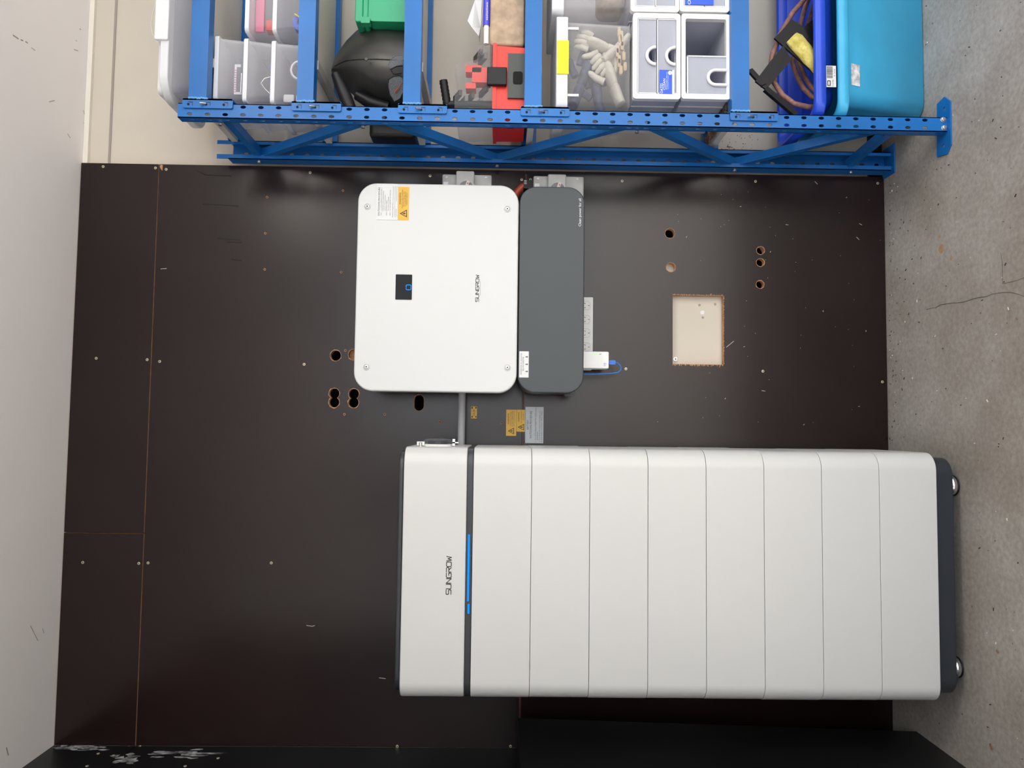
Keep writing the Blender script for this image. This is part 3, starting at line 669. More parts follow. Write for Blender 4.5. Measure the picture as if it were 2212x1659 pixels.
# ---- rotary isolators half hidden behind the inverter edge
def isolator(u0, u1, v0, lab):
    yb_ = -.085
    a0, a1, c0, c1 = R(u0, u1, v0, v0 + 60, yb_); t = thing('rotary_isolator', lab, 'isolator', ((a0 + a1) / 2, 0, c0), 'rotary isolators beside the inverter')
    q = MB(); q.slab(a0, a1, c0, c1, .004, -.085, 0, M['iso'], axis='y', bev0=.003, n=4); q.build('enclosure', t, smooth=40)
    d0, d1 = W(u0 + 70, v0, yb_).z, W(u0 + 31, v0, yb_).z; dx = W(1000, v0 - 4, yb_).x
    q = MB(); q.slab(dx - .10, dx, d0, d1, .004, -.100, -.085, M['iso'], axis='y', bev0=.003, n=4); q.build('dial_cover', t, smooth=40)
    cc = W(u0 + 52, v0 + 31, -.1); q = MB(); q.lathe([(.024, 0), (.024, -.004), (.019, -.004), (.019, -.002), (.0001, -.002)], (cc.x, -.1, cc.z), M['iso'], n=26)
    q.lathe([(.0186, -.0022), (.0186, -.008), (.0001, -.008)], (cc.x, -.1, cc.z), M['isod'], n=26); dl = q.build('dial', t, smooth=40, label='dark grey round dial')
    q = MB(); q.bar((cc.x - .017, -.110, cc.z + .006), (cc.x + .017, -.110, cc.z - .006), .0075, .004, M['pl_off'], side=(0, 0, 1)); q.plate([(cc.x + .015, cc.z - .0052), (cc.x + .009, cc.z - .0015), (cc.x + .009, cc.z - .0065)], [], -.1125, -.1121, M['red']); q.build('pointer', dl, smooth=0, label='pale pointer with a red tip')
    for (du, dv) in ((10, 6), (95, 7)):
        c = W(u0 + du, v0 + dv, yb_); q = MB(); q.lathe([(.003, -.0852), (.003, -.0865), (.0001, -.0868)], (c.x, 0, c.z), M['pl_off'], n=10); q.build('screw', t)
    e0, e1, h0, h1 = R(u0 + 3, u0 + 13, v0 + 16, v0 + 26, yb_); q = MB(); q.box(e0, e1, -.0858, -.085, h0, h1, M['lab']); q.build('tag', t, smooth=0)
    return t
isolator(955, 1062, 377, 'pale grey rotary isolator peeking out beside the white inverter cover')
isolator(1152, 1261, 380.5, 'pale grey rotary isolator peeking out beside the charcoal inverter cover')
q = MB(); q.tube([W(1096, 470, -.05), W(1104, 445, -.05), W(1110, 428, -.052), W(1118, 414, -.055), W(1128, 404, -.057), W(1136, 400, -.057)], .0095, M['orange'], 14)
q.build('orange_conduit', label='orange red flexible conduit curving between the inverter covers', category='conduit', smooth=60, origin=W(1110, 430, -.01))
t = thing('cable_gland', 'black ribbed cable gland at the end of the orange conduit', 'connector', W(1140, 400, 0))
a0, a1, c0, c1 = R(1131, 1153, 392, 410, -.06)
q = MB(); q.slab(a0, a1, c0, c1, .002, -.072, 0, M['black_pl'], axis='y', n=3)
for i in range(3): q.box(a1 - .003 - i * .004, a1 - .0015 - i * .004, -.0732, -.072, c1 - .008, c1 - .001, M['pl_off'])
q.build('body', t, smooth=40)

# ---- power board, plug-in adapter and network cable
YP = -.042
a0, a1, c0, c1 = R(1238, 1281, 641.5, 798, YP); t = thing('power_board', 'white power strip half under the charcoal inverter cover', 'power strip', ((a0 + a1) / 2, 0, c0))
q = MB(); q.slab(a0, a1, c0, c1, .003, YP, 0, M['pl_off'], axis='y', bev0=.002, n=5); q.build('casing', t, smooth=40)
for v in (660, 690, 719.5, 749.5):
    c = W(1264, v, YP); q = MB(); r0 = .0118
    pts = [(c.x + r0 * math.cos(a * PI / 12 - PI / 2 - .0), c.z + r0 * 1.0 * math.sin(a * PI / 12 - PI / 2)) for a in range(24)]
    pts = rrect(c.x - .0115, c.x + .0115, c.z - .0135, c.z + .0115, .008, 6)
    q.plate(pts, [rrect(c.x - .0111, c.x + .0111, c.z - .0131, c.z + .0111, .0076, 6)], YP - .0004, YP, M['isod'])
    e = W(1272, v, YP); q.bar((e.x, YP - .0003, e.z + .0022), (e.x, YP - .0003, e.z - .0022), .0012, .0004, M['hole'], side=(1, 0, 0))
    for s_ in (-1, 1):
        e = W(1263.5, v + s_ * 5, YP); q.bar((e.x, YP - .0003, e.z + .002), (e.x + s_ * .0015, YP - .0003, e.z - .002), .0012, .0004, M['hole'], side=(1, 0, 0))
    q.build('socket', t, smooth=0)
YA = -.088
a0, a1, c0, c1 = R(1240, 1315.5, 759, 796, YA); t = thing('network_adapter', 'white plug-in network adapter with small indicator lights at the end of the power strip', 'adapter', ((a0 + a1) / 2, 0, c0))
q = MB(); q.slab(a0, a1, c0, c1, .0035, YA, YP + .0, M['pl_white'], axis='y', bev0=.003, n=6); q.build('casing', t, smooth=40)
q = MB()
for i, u in enumerate((1277.5, 1283, 1289)):
    c = W(u, 765, YA); q.box(c.x - .0011, c.x + .0011, YA - .0005, YA, c.z - .0016, c.z + .0016, M['gled'])
c = W(1296.5, 765.2, YA); q.box(c.x - .0007, c.x + .0007, YA - .0005, YA, c.z - .0026, c.z + .0026, M['isod']); q.build('indicator_lights', t, smooth=0)
q = MB(); T(q, 'ESB', 1307.5, 790.5, 784, 3.2, YA - .0003, M['inkblue']); T(q, 'H-600', 1309.7, 790.5, 784, 1.4, YA - .0003, M['inkblue']); q.build('lettering', t, smooth=0)
q = MB(); f0, f1, g0, g1 = R(1256, 1278, 790, 800, YP - .012); q.slab(f0, f1, g0, g1, .003, YP - .02, YP, M['pl_off'], axis='y'); q.build('plug_block', t, smooth=40)
yc = -.07
path = [W(u, v, yc) for u, v in ((1322, 783), (1328, 782.5), (1334, 784), (1339, 788.5), (1341.5, 794), (1340.5, 800), (1335, 804.5), (1322, 806.5), (1305, 807.5), (1285, 808.2), (1262, 808.2), (1240, 808.2))]
t = thing('network_cable', 'bright blue network cable looping from the white adapter', 'cable', W(1315, 783, yc))
q = MB(); q.tube(path, .0017, M['blue_cable'], 8); q.build('cord', t, smooth=60)
f0, f1, g0, g1 = R(1315.3, 1329, 778.5, 788, yc); q = MB(); q.slab(f0, f1, g0, g1, .002, yc - .005, yc + .005, M['blue_cable'], axis='y', n=4); q.build('plug', t, smooth=40)

# ================================================================== storage rack
YFR = -.3007
XK = .6935
rack = thing('storage_rack', 'blue steel storage rack with perforated uprights and diagonal bracing', 'rack', (XK + .02, -.16, 0))
XF1 = W(1200, 241, YFR).x; FX0 = W(1200, 268, YFR).x + .0; FX1 = W(1200, 233 - 0, YFR).x
FX0 = (W(385, 256, YFR).x + W(2045, 282, YFR).x) / 2; FW = .0345; FX1 = FX0 + FW
zt_ = 1.8191
def hexa(cx, cz, w_, h_): return [(cx - w_, cz + h_ * .45), (cx - w_, cz - h_ * .45), (cx - w_ * .4, cz - h_), (cx + w_ * .4, cz - h_), (cx + w_, cz - h_ * .45), (cx + w_, cz + h_ * .45), (cx + w_ * .4, cz + h_), (cx - w_ * .4, cz + h_)]
ZH0 = W(1998, 257, YFR).z; PITCH = (W(525, 240, YFR).z - ZH0) / 39
def upright(x0, yfront, depth, zt, holes=True, mirror=False, nrow=2):
    """open channel: perforated face towards the room, flanges behind"""
    x1 = x0 + FW; q = MB(); PT = PITCH; z = .004; zc_ = ZH0 - PT / 2
    q.plate([(x0, z), (x1, z), (x1, zc_), (x0, zc_)], [], yfront, yfront + .0018, M['blue'])
    while zc_ + PT < zt:
        q.plate([(x0, zc_), (x1, zc_), (x1, zc_ + PT), (x0, zc_ + PT)], [hexa(x0 + FW * fx, zc_ + PT / 2, .0036, .0064) for fx in (.25, .79)], yfront, yfront + .0018, M['blue']); zc_ += PT
    q.plate([(x0, zc_), (x1, zc_), (x1, zt), (x0, zt)], [], yfront, yfront + .0018, M['blue'])
    z = .004; zc_ = ZH0 - PT / 2
    while z < zt - .001:
        z2_ = min(zt, zc_ if z < ZH0 - PT else z + PT); zm_ = (z + z2_) / 2
        sl = [[(yfront + .010, zm_ - .006), (yfront + .015, zm_ - .006), (yfront + .015, zm_ + .006), (yfront + .010, zm_ + .006)]] if z2_ - z > .03 else []
        q.plate([(yfront, z), (yfront + depth, z), (yfront + depth, z2_), (yfront, z2_)], sl, x0, x0 + .0018, M['blue'], axis='x'); z = z2_
    q.box(x1 - .0018, x1, yfront, yfront + depth, .004, zt, M['blue'])
    q.box(x0, x0 + .011, yfront + depth - .0018, yfront + depth, .004, zt, M['blue']); q.box(x1 - .011, x1, yfront + depth - .0018, yfront + depth, .004, zt, M['blue'])
    return q.build('upright', rack, smooth=0)
up1 = upright(FX0, YFR, .026, zt_)
# rear upright faces away from the room: web against the wall, two lips towards the camera
RX0 = XB + .003
def rear_upright(x0, z1=1.79):
    q = MB(); yb0 = -.045; hl = []
    z = .004
    while z < z1 - .0005:
        z2_ = min(z1, z + PITCH); zm_ = (z + z2_) / 2
        q.plate([(x0, z), (x0 + .05, z), (x0 + .05, z2_), (x0, z2_)], [hexa(x0 + .028, zm_, .0036, .0062)] if z2_ - z > .03 else [], -.008, -.0062, M['blue']); z = z2_
    q.box(x0, x0 + .0018, yb0, -.008, .004, z1, M['blue']); q.box(x0 + .048, x0 + .05, yb0, -.008, .004, z1, M['blue'])
    q.box(x0 - .0, x0 + .012, yb0, yb0 + .0018, .004, z1 + .03, M['blue']); q.box(x0 + .040, x0 + .05, yb0, yb0 + .0018, .004, z1 + .03, M['blue'])
    return q.build('upright', rack, smooth=0, label='rear blue upright at the wall')
up2 = rear_upright(RX0, W(500, 340, -.02).z)
FAR = 2.35
upright(FAR, YFR, .026, zt_); rear_upright(FAR, 1.79)
# braces
yF, yR = -.272, -.045
def brace(u0, v0, u1, v1, f0, f1):
    """f=1 front end, 0 rear end; z from photograph, both on the frame plane"""
    ya, yb_ = (yF if f0 else yR), (yF if f1 else yR)
    za, zb_ = W(u0, v0, ya).z, W(u1, v1, yb_).z; xx = FX0 + .016
    q = MB(); p, r_ = Vector((xx, ya - (.0 if f0 else -.02), za)), Vector((xx, yb_ - (.0 if f1 else -.02), zb_))
    q.bar(p, r_, .022, .018, M['blue'], side=(1, 0, 0)); br = q.build('brace', rack, smooth=0)
    return br
for a in ((487, 270, 556, 350, 1, 0), (560, 350, 790, 275, 0, 1), (835, 277, 1070, 360, 1, 0), (1078, 362, 1350, 283, 0, 1), (1405, 285, 1588, 366, 1, 0), (1592, 368, 1890, 297, 0, 1), (1838, 362, 1925, 305, 0, 1)): brace(*a)
for z_ in (1.75, 1.2, .6): 
    q = MB(); q.bar((FAR + .02, yF, z_), (FAR + .02, yR, z_ - .3), .022, .018, M['blue'], side=(1, 0, 0)); q.build('brace', rack, smooth=0)
for (u, v, y_) in ((476, 267, yF), (784, 271, yF), (1376, 279, yF)):
    p = W(u, v, y_); q = MB(); q.lathe([(.005, -.004), (.005, 0), (.0028, 0), (.0028, .006)], (FX0 - .002, y_, p.z), M['zinc'], axis='x', n=8); q.build('bolt', rack, smooth=30)
for u in (556, 1074, 1590, 1842):
    p = W(u, 356, yR); q = MB(); q.lathe([(.005, -.006), (.005, -.002), (.0028, -.002), (.0028, .006)], (RX0, yR + .012, p.z), M['zinc'], axis='x', n=8); q.build('bolt', rack, smooth=30)
# foot plate
z_ = .003
F = [WZ(2025, 243, z_), WZ(2047, 225, z_), WZ(2055, 305, z_), WZ(2027, 328, z_)]
q = MB(); fx0, fx1 = FX0 - .050, FX1 + .045
q.plate([(FX0 - .052, YFR + .005), (FX0 - .035, YFR - .012), (FX1 + .035, YFR - .012), (FX1 + .055, YFR + .010), (FX1 + .05, YFR + .04), (FX0 - .045, YFR + .045)], [circle(FX0 - .028, YFR + .018, .005, 10), circle(FX1 + .026, YFR + .012, .005, 10)], 0.0005, .004, M['blue'], axis='z')
q.box(FX0 + .001, FX1 - .001, YFR + .0022, YFR + .006, .004, .045, M['blue']); q.build('foot_plate', rack, smooth=0)
dup_ = MB(); dup_.box(RX0 - .01, RX0 + .07, -.06, -.002, .0005, .004, M['blue']); dup_.build('foot_plate', rack, smooth=0)
q = MB(); q.box(FAR - .04, FAR + .09, YFR - .01, YFR + .045, .0005, .004, M['blue']); q.build('foot_plate', rack, smooth=0)
for (u, v) in ((2036.5, 259), (2038.5, 276.5)):
    p = W(u, v, YFR); q = MB(); q.lathe([(.0066, -.0003), (.0066, -.0012), (.0048, -.0014), (.0048, -.0055), (.0036, -.0065), (.0001, -.0066)], (p.x, YFR, p.z), M['zinc'], n=12); q.build('bolt', rack, smooth=30, label='zinc hex bolt')
# beams, shelves, connectors
BE = [(410, 449), (643, 679), (872, 909), (1133.5, 1170), (1580, 1618)]
SH = []
for i, (u0, u1) in enumerate(BE):
    zt0 = W(u0, 150, YFR - .002).z; zb0 = W(u1, 150, YFR - .002).z
    for (ya, yb_) in ((YFR - .004, YFR + .026), (-.052, -.030)):
        q = MB(); xs = FX1 - .008 if ya < -.2 else RX0 + .046
        q.box(FX1 - .030 if ya < -.2 else RX0 + .05, FAR, ya, yb_, zb0, zt0, M['blue']) if ya > -.2 else q.box(FX1 + .0005, FAR, ya, yb_, zb0, zt0, M['blue'])
        q.build('beam', rack, smooth=0)
    zs_ = zt0 - .012; SH.append(zs_)
    q = MB(); q.box(FX1 + .004, FAR, YFR + .028, -.054, zs_ - .016, zs_, M['shelf']); q.build('shelf_board', rack, smooth=0, label='off-white melamine shelf')
    for xx in (FX1 + .10, FX1 + .62):
        q = MB(); q.box(xx, xx + .022, YFR + .027, -.053, zb0 - .002, zs_ - .0165, M['steelgrey']); q.build('tie_bar', rack, smooth=0, label='galvanised tie bar under the shelf')
CN = [(394.5, 503, 213.5, 234, 410, 449), (630, 737, 220, 240, 643, 679), (860, 965.5, 225, 245, 872, 909), (1125, 1230, 231, 251, 1133.5, 1170), (1577, 1681, 241, 261, 1580, 1618)]
for (u0, u1, v0, v1, b0, b1) in CN:
    a0, a1, c0, c1 = R(u0, u1, v0, v1, YFR - .003); a1 = max(a1, FX1 + .004)
    q = MB(); q.plate(rrect(a0, a1, c0, c1, .004, 3), [], YFR - .0045, YFR - .0012, M['blue']); q.box(a1 - .004, a1, YFR - .0045, YFR + .03, c0, c1, M['blue']); cn = q.build('beam_connector', rack, smooth=0)
    for f in (.155, .51, .86):
        hx = (a0 + a1) / 2 - .001; hz = c1 - (c1 - c0) * f; yk = YFR - .0048
        q = MB(); q.box(hx - .0045, hx + .0035, yk - .0006, yk + .0003, hz - .0055, hz - .0045, M['dark']); q.box(hx + .0030, hx + .0045, yk - .0006, yk + .0003, hz - .0055, hz + .004, M['dark'])
        q.lathe([(.0028, 0), (.0028, -.0007), (.0001, -.0008)], (hx - .002, yk, hz + .004), M['hole'], n=10); q.build('hook_slot', cn, smooth=0)
    hz = c1 - (c1 - c0) * .43; q = MB(); q.tube([(hx, YFR - .005, hz - .004), (hx - .001, YFR - .010, hz + .002), (hx - .0025, YFR - .013, hz + .007)], .0024, M['zinc'], 8); q.build('lock_pin', cn, smooth=60, label='bright steel locking pin')
    w0 = W(b0, v0, YFR).z; w1 = W(b1, v0, YFR).z; q = MB()
    for j in range(16):
        zz = w1 + (w0 - w1) * j / 15; q.lathe([(.0001, -.0035), (.0022, -.002), (.0026, 0)], (a1 + .0005 + random.uniform(-.0008, .001), YFR - .004, zz), M['weld'], n=6)
    q.build('weld_bead', cn, smooth=60, label='pale blue painted weld')

# ================================================================== clear plastic storage
def open_shell(q, x0, x1, y0, y1, z0, z1, m, t=.0016, top=True, taper=0.0):
    """thin-walled bin: floor and four walls"""
    q.box(x0 + taper, x1 - taper, y0 + taper, y1 - taper, z0, z0 + t, m)
    def wall_(p, r_, p2, r2):  # quad prism
        n = len(q.v)
    def ring(i, z): return [(x, y, z) for x, y in rrect(x0 + i, x1 - i, y0 + i, y1 - i, .012, 3)]
    o0, o1, i1, i0 = ring(taper, z0), ring(0, z1), ring(t, z1), ring(taper + t, z0 + t)
    q.rings([o0, o1, i1, i0], m, cap=False)
def bin_with_lid(name, lab, cat, u0, u1, v0, v1, y0, y1, mbody, mrim, group=None, xr=None, z0=None, lidh=.010, taper=.006, rimw=.004, ribs=0):
    a0, a1, c0, c1 = R(u0, u1, v0, v1, y0)
    if xr is not None: a1 = a0 + xr
    if z0 is not None: c0 = z0
    t = thing(name, lab, cat, ((a0 + a1) / 2, (y0 + y1) / 2, c0), group)
    q = MB(); open_shell(q, a0 + rimw, a1 - rimw, y0 + rimw, y1 - rimw, c0, c1 - lidh, mbody, taper=taper); bd = q.build('bin_body', t, smooth=40)
    q = MB(); q.slab(a0, a1, y0, y1, .014, c1 - lidh, c1, mrim, axis='z', bev1=.002, n=4); q.build('lid', t, smooth=40)
    return t, (a0, a1, c0, c1)
# three stacked small boxes on the second shelf and two behind them to the right
zB = SH[1]
yb0, yb1 = -.272, -.07
zs_l = [zB, W(584, 150, yb0).z - .0, W(524, 150, yb0).z, W(461, 150, yb0).z]
LB = ['clear lidded box at the bottom of the small box stack, holding grey sockets', 'clear lidded box in the middle of the small box stack, with a wire hook', 'clear lidded box topmost of the small box stack, holding long thin pieces']
bx3 = []
for i in range(3):
    a0 = W(560, 222 , yb0).x + .003 * i; a1 = W(560, 77 + (2 - i) * 4, yb0).x
    t = thing('small_box', LB[i], 'storage box', ((a0 + a1) / 2, (yb0 + yb1) / 2, zs_l[i]), 'small clear lidded boxes')
    q = MB(); open_shell(q, a0 + .003, a1 - .003, yb0 + .003, yb1 - .003, zs_l[i] + .0005, zs_l[i + 1] - .010, M['bin'], taper=.004); q.build('box_body', t, smooth=40)
    q = MB(); q.slab(a0, a1, yb0, yb1, .008, zs_l[i + 1] - .011, zs_l[i + 1] - .0005, M['binrim'], axis='z', bev1=.002, n=4); q.build('lid', t, smooth=40); bx3.append((a0, a1, zs_l[i]))
z2 = [zB, zs_l[1], zs_l[2], W(522, 30, yb0).z]
for i, lb in ((0, 'clear lidded box of the right stack, lowest, behind the second beam'), (1, 'clear lidded box at the right holding a blue and yellow tape roll'), (2, 'clear lidded box at the right with pink and red cards inside')):
    a0 = W(560, 68, yb0).x; a1 = a0 + .19; zz0 = z2[i]; zz1 = zs_l[i + 1] if i < 2 else zs_l[2] + .065
    if i == 2: continue
    t = thing('small_box', lb if i else 'clear lidded box at the right holding a blue and yellow tape roll', 'storage box', ((a0 + a1) / 2, (yb0 + yb1) / 2, zz0), 'small clear lidded boxes')
    q = MB(); open_shell(q, a0 + .003, a1 - .003, yb0 + .003, yb1 - .003, zz0 + .0005, zz1 - .010, M['bin'], taper=.006); q.build('box_body', t, smooth=40)
    q = MB(); q.slab(a0, a1, yb0, yb1, .01, zz1 - .011, zz1 - .0005, M['binrim'], axis='z', bev1=.002, n=4); q.build('lid', t, smooth=40)
    if i == 1: t['label'] = 'clear lidded box at the right with pink and red cards inside'
# contents
def small(name, lab, cat, fn, org, **k):
    q = MB(); fn(q); return q.build(name, label=lab, category=cat, origin=org, **k)
xa, xb, zz = bx3[0]
yc_ = -.235
zf = zz + .0035
small('socket_block', 'stack of grey fittings in the bottom small box', 'fitting', lambda q: [q.slab(xa + .012, xa + .032, zf + .03 * k, zf + .026 + .03 * k, .004, yc_ - .015, yc_ + .02, M['pl_off'], axis='y', bev0=.002) for k in range(2)] + [q.slab(xa + .05, xa + .068, zf, zf + .02, .004, yc_ - .015, yc_ + .02, M['pl_off'], axis='y', bev0=.002)], (xa + .03, yc_, zf))
small('cable_coil', 'coil of white cable in the bottom small box', 'cable', lambda q: q.tube([(xa + .10 + .022 * math.cos(t / 12 * 2 * PI), yc_ + .004 * t / 12, zf + .024 + .02 * math.sin(t / 12 * 2 * PI)) for t in range(26)], .0028, M['pl_white'], 7), (xa + .1, yc_, zf), smooth=60)
xa, xb, zz = bx3[1]; zf = zz + .0035
small('wire_hook', 'bent steel wire hook in the middle small box', 'hook', lambda q: q.tube([(xa + .01, yc_, zf + .004), (xa + .035, yc_, zf + .006), (xa + .05, yc_, zf + .022), (xa + .062, yc_, zf + .030), (xa + .074, yc_, zf + .022), (xa + .078, yc_, zf + .008)], .0012, M['chrome'], 7), (xa + .03, yc_, zf), smooth=60)
small('peg_strip', 'wooden strip with three blue caps in the middle small box', 'clip', lambda q: [q.box(xa + .03, xa + .115, yc_ + .01, yc_ + .016, zf, zf + .008, M['tan'])] + [q.slab(xa + .03 + k * .034, xa + .043 + k * .034, zf, zf + .011, .003, yc_ + .004, yc_ + .018, M['tubblue'], axis='y') for k in range(3)], (xa + .06, yc_, zf))
xa, xb, zz = bx3[2]; zf = zz + .0035
small('ruled_strip', 'clear ruled strip with red marks in the topmost small box', 'strip', lambda q: [q.box(xa + .03, xa + .105, yc_, yc_ + .006, zf + .024, zf + .029, M['lab'])] + [q.box(xa + .035 + k * .006, xa + .037 + k * .006, yc_ - .001, yc_, zf + .0245, zf + .0285, M['pink']) for k in range(10)] + [q.box(xa + .03, xa + .036, yc_, yc_ + .006, zf, zf + .024, M['lab']), q.box(xa + .098, xa + .105, yc_, yc_ + .006, zf, zf + .024, M['lab'])], (xa + .06, yc_, zf), smooth=0)
small('steel_clip', 'narrow bright steel clip in the topmost small box', 'clip', lambda q: [q.tube([(xa + .022, yc_ - .01, zf + .003), (xa + .075, yc_ - .01, zf + .003), (xa + .078, yc_ - .01, zf + .008), (xa + .03, yc_ - .01, zf + .009)], .0018, M['chrome'], 7), q.box(xa + .078, xa + .10, yc_ - .012, yc_ - .004, zf, zf + .010, M['knitdark'])], (xa + .05, yc_, zf), smooth=60)
xr_ = W(560, 68, yb0).x; zf = z2[1] + .0035
small('card_pack', 'pink card pack in the right clear box', 'card', lambda q: [q.box(xr_ + .02, xr_ + .12, yc_, yc_ + .01, zf + .028, zf + .048, M['pink'])], (xr_ + .07, yc_, zf + .028), smooth=0)
small('red_block', 'small red block in the right clear box', 'block', lambda q: [q.slab(xr_ + .018, xr_ + .045, zf, zf + .020, .002, yc_ - .01, yc_ + .014, M['red'], axis='y', bev0=.002)], (xr_ + .03, yc_, zf))
zf = z2[0] + .0035
small('tape_roll', 'blue tape roll in the right lower clear box', 'tape', lambda q: q.lathe([(.010, -.012), (.022, -.012), (.022, .012), (.010, .012), (.010, -.012)], (xr_ + .045, yc_ + .01, zf + .022), M['tubblue'], axis='y', n=20), (xr_ + .045, yc_, zf))
small('yellow_strap', 'curled yellow strap in the right lower clear box', 'strap', lambda q: q.tube([(xr_ + .012, yc_ - .01, zf + .006), (xr_ + .03, yc_ - .01, zf + .008), (xr_ + .05, yc_ - .01, zf + .020), (xr_ + .06, yc_ - .01, zf + .036)], .0022, M['ylabel2'], 7), (xr_ + .03, yc_, zf), smooth=60)

# large translucent tote on the top shelf
yt0, yt1 = -.335, -.06
t, (a0, a1, c0, c1) = bin_with_lid('storage_tote', 'large clear plastic tote with clipped lid on the top shelf of the rack', 'storage tote', 349, 420, -300, 202, -.285, -.075, M['bin'], M['binrim'], xr=.48, z0=SH[0], lidh=.020, taper=.016, rimw=.006)
q = MB(); zc1 = c1; q.slab(a0 - .012, a1, -.300, -.062, .055, zc1 - .030, zc1 - .010, M['binrim'], axis='z', bev0=.003, bev1=.003, n=8); q.build('rim', t, smooth=40)
q = MB(); q.slab(a0 + .12, a0 + .26, zc1 - .030, zc1 + .002, .004, -.306, -.298, M['binrim'], axis='y', bev0=.002, n=4); q.build('clip', t, smooth=40)
# thin pale cord hanging beside it
q = MB(); q.tube([W(u, v, -.2) for u, v in ((352, -30), (338, 0), (330, 28), (326.5, 55), (329, 70), (336, 86), (345, 98))], .0011, M['chip'], 7)
q.build('thin_cord', label='thin pale cord curving beside the top shelf tote', category='cord', smooth=60, origin=W(338, 0, -.2))

# ---- third shelf: green case, welding helmet, glasses
zC = SH[2]
yg = -.255
a0, a1, c0, c1 = R(772, 872, -120, 46, yg); c0 = zC
t = thing('green_case', 'green plastic case behind the black welding helmet', 'case', ((a0 + a1) / 2, -.16, c0))
q = MB(); L_ = [(a0 + .006, c0), (a1, c0), (a1, c1 + .006), (a0 - .022, c1 + .006), (a0 - .016, c1 - .022)]
rg = []
for y_, k in ((yg, 0.0), (-.08, 0.0)): rg.append([(p[0], y_, p[1]) for p in rrect(a0, a1, c0 + .0005, c1 - .028, .012, 5)])
q.rings(rg, M['green']); q.build('case_body', t, smooth=40)
q = MB(); q.slab(a0 - .006, a1, c1 - .028, c1 - .016, .004, yg - .004, -.076, M['green'], axis='y', bev0=.002, n=4); q.build('rim', t, smooth=40)
q = MB(); q.slab(a0 - .002, a1, c1 - .0155, c1 + .004, .006, yg, -.08, M['green'], axis='y', bev0=.003, n=4); q.build('case_lid', t, smooth=40)
q = MB(); q.slab(a0 + .001 - .010, a0 + .006, c1 - .034, c1 - .012, .002, yg - .008, yg + .012, M['green'], axis='y', n=3); q.build('latch', t, smooth=40)

hel = thing('welding_helmet', 'black welding helmet lying on its back on the rack shelf', 'helmet', (W(800, 140, -.2).x, -.2, zC))
# half outlines in the photograph: column, upper row, ridge row, lower row
OUT = [(716, 146, 150, 158), (722, 128, 143, 164), (732, 110, 137, 172), (748, 88, 130, 182), (768, 68, 128, 196), (790, 51, 127, 212), (810, 48, 127, 222), (835, 50, 128, 226), (860, 56, 129, 230), (878, 60, 129, 231)]
yh = -.305; n_t = 14; rg = []
for (u, va, vr, vb) in OUT:
    ring = []
    k = (u - 716) / 162.0
    for j in range(n_t + 1):
        s_ = j / n_t * 2 - 1
        v = vr + (va - vr) * -s_ if s_ < 0 else vr + (vb - vr) * s_
        bulge = .085 * (abs(s_) ** 2.4) + .05 * (1 - k) ** 2
        y_ = min(yh + .028 + bulge, -.12)
        ring.append(W(u, v, y_))
    back = [Vector((p.x, -.115, p.z)) for p in ring[::-1]]
    rg.append(ring + back)
zmin = zC + .0005
rg = [[Vector((p.x, p.y, max(p.z, zmin))) for p in r_] for r_ in rg]
q = MB(); q.rings(rg, M['rubber']); sh = q.build('shell', hel, smooth=70)
q = MB(); rl = []
for (u, va, vr, vb) in OUT[1:-1]:
    k = (u - 716) / 162.0; rl.append(W(u, vr, yh + .0265 + .05 * (1 - k) ** 2))
q.tube(rl, .0012, M['rubber'], 6); p = W(791, 128, yh + .027); q.lathe([(.004, .001), (.0038, -.0015), (.0001, -.002)], (p.x, p.y, p.z), M['dgrey'], n=12); q.build('ridge', hel, smooth=60)
q = MB(); P = [W(724, 160, -.262), W(736, 188, -.262), (W(747, 212, -.262)), W(757, 236, -.262)]; q.tube(P, [.010, .014, .016, .015], M['black_pl'], 12)
q.tube([W(770, 205, -.2), W(800, 222, -.2), W(840, 232, -.2)], [.012, .016, .014], M['black_pl'], 10); q.build('head_band', hel, smooth=60, label='black inner head band')
a0, a1, c0, c1 = R(800, 888, 268, 302, -.13); q = MB(); q.slab(a0, a1, zmin, c1, .010, -.15, -.10, M['black_pl'], axis='y', bev0=.01, n=5); q.build('chin_guard', hel, smooth=50)
# safety glasses standing against the helmet
def glasses(lab, lens_px, y_, tint, frame_m):
    c = W(sum(p[0] for p in lens_px) / len(lens_px), sum(p[1] for p in lens_px) / len(lens_px), y_)
    t = thing('safety_glasses', lab, 'glasses', (c.x, y_, zC))
    P = [W(u, v, y_) for u, v in lens_px]; q = MB(); pl = [(p.x, p.z) for p in P]
    q.plate(pl, [], y_ - .001, y_, M['lens']); q.build('lens', t, smooth=0)
    q = MB(); q.tube([(p[0], y_ - .001, p[1]) for p in pl], .0011, frame_m, 6); q.build('frame', t, smooth=60)
    q = MB(); q.tube([(pl[-1][0], y_, pl[-1][1]), (pl[-1][0] - .004, y_ + .003, zC + .02), (pl[-1][0] + .01, y_ + .005, zC + .002)], .0014, frame_m, 6); q.build('temple', t, smooth=60)
    return t
g1 = glasses('clear safety glasses with a bright lens leaning upright on the helmet', [(868, 119), (855, 120), (845, 128), (839, 140), (843, 149), (856, 143), (870, 142), (872, 128)], yh + .008, None, M['lens'])
g2 = glasses('tinted safety glasses with dark lens below the clear pair', [(870, 168), (862, 163), (850, 166), (840, 172), (838, 184), (842, 205), (852, 220), (864, 214), (871, 200)], yh + .006, None, M['black_pl'])
q = MB(); q.tube([W(868, 178, yh), W(861, 190, yh), W(853, 199, yh)], [.001, .002, .003], M['orange'], 6, flat=.5); q.build('orange_tip', g2, smooth=60)
q = MB(); q.tube([W(843, 149, yh), W(850, 160, yh), W(858, 160, yh), W(868, 158, yh)], .0016, M['black_pl'], 6); q.tube([W(845, 150, yh), W(858, 143, yh), W(870, 142, yh)], .0014, M['black_pl'], 6); q.build('brow_bar', g1, smooth=60)
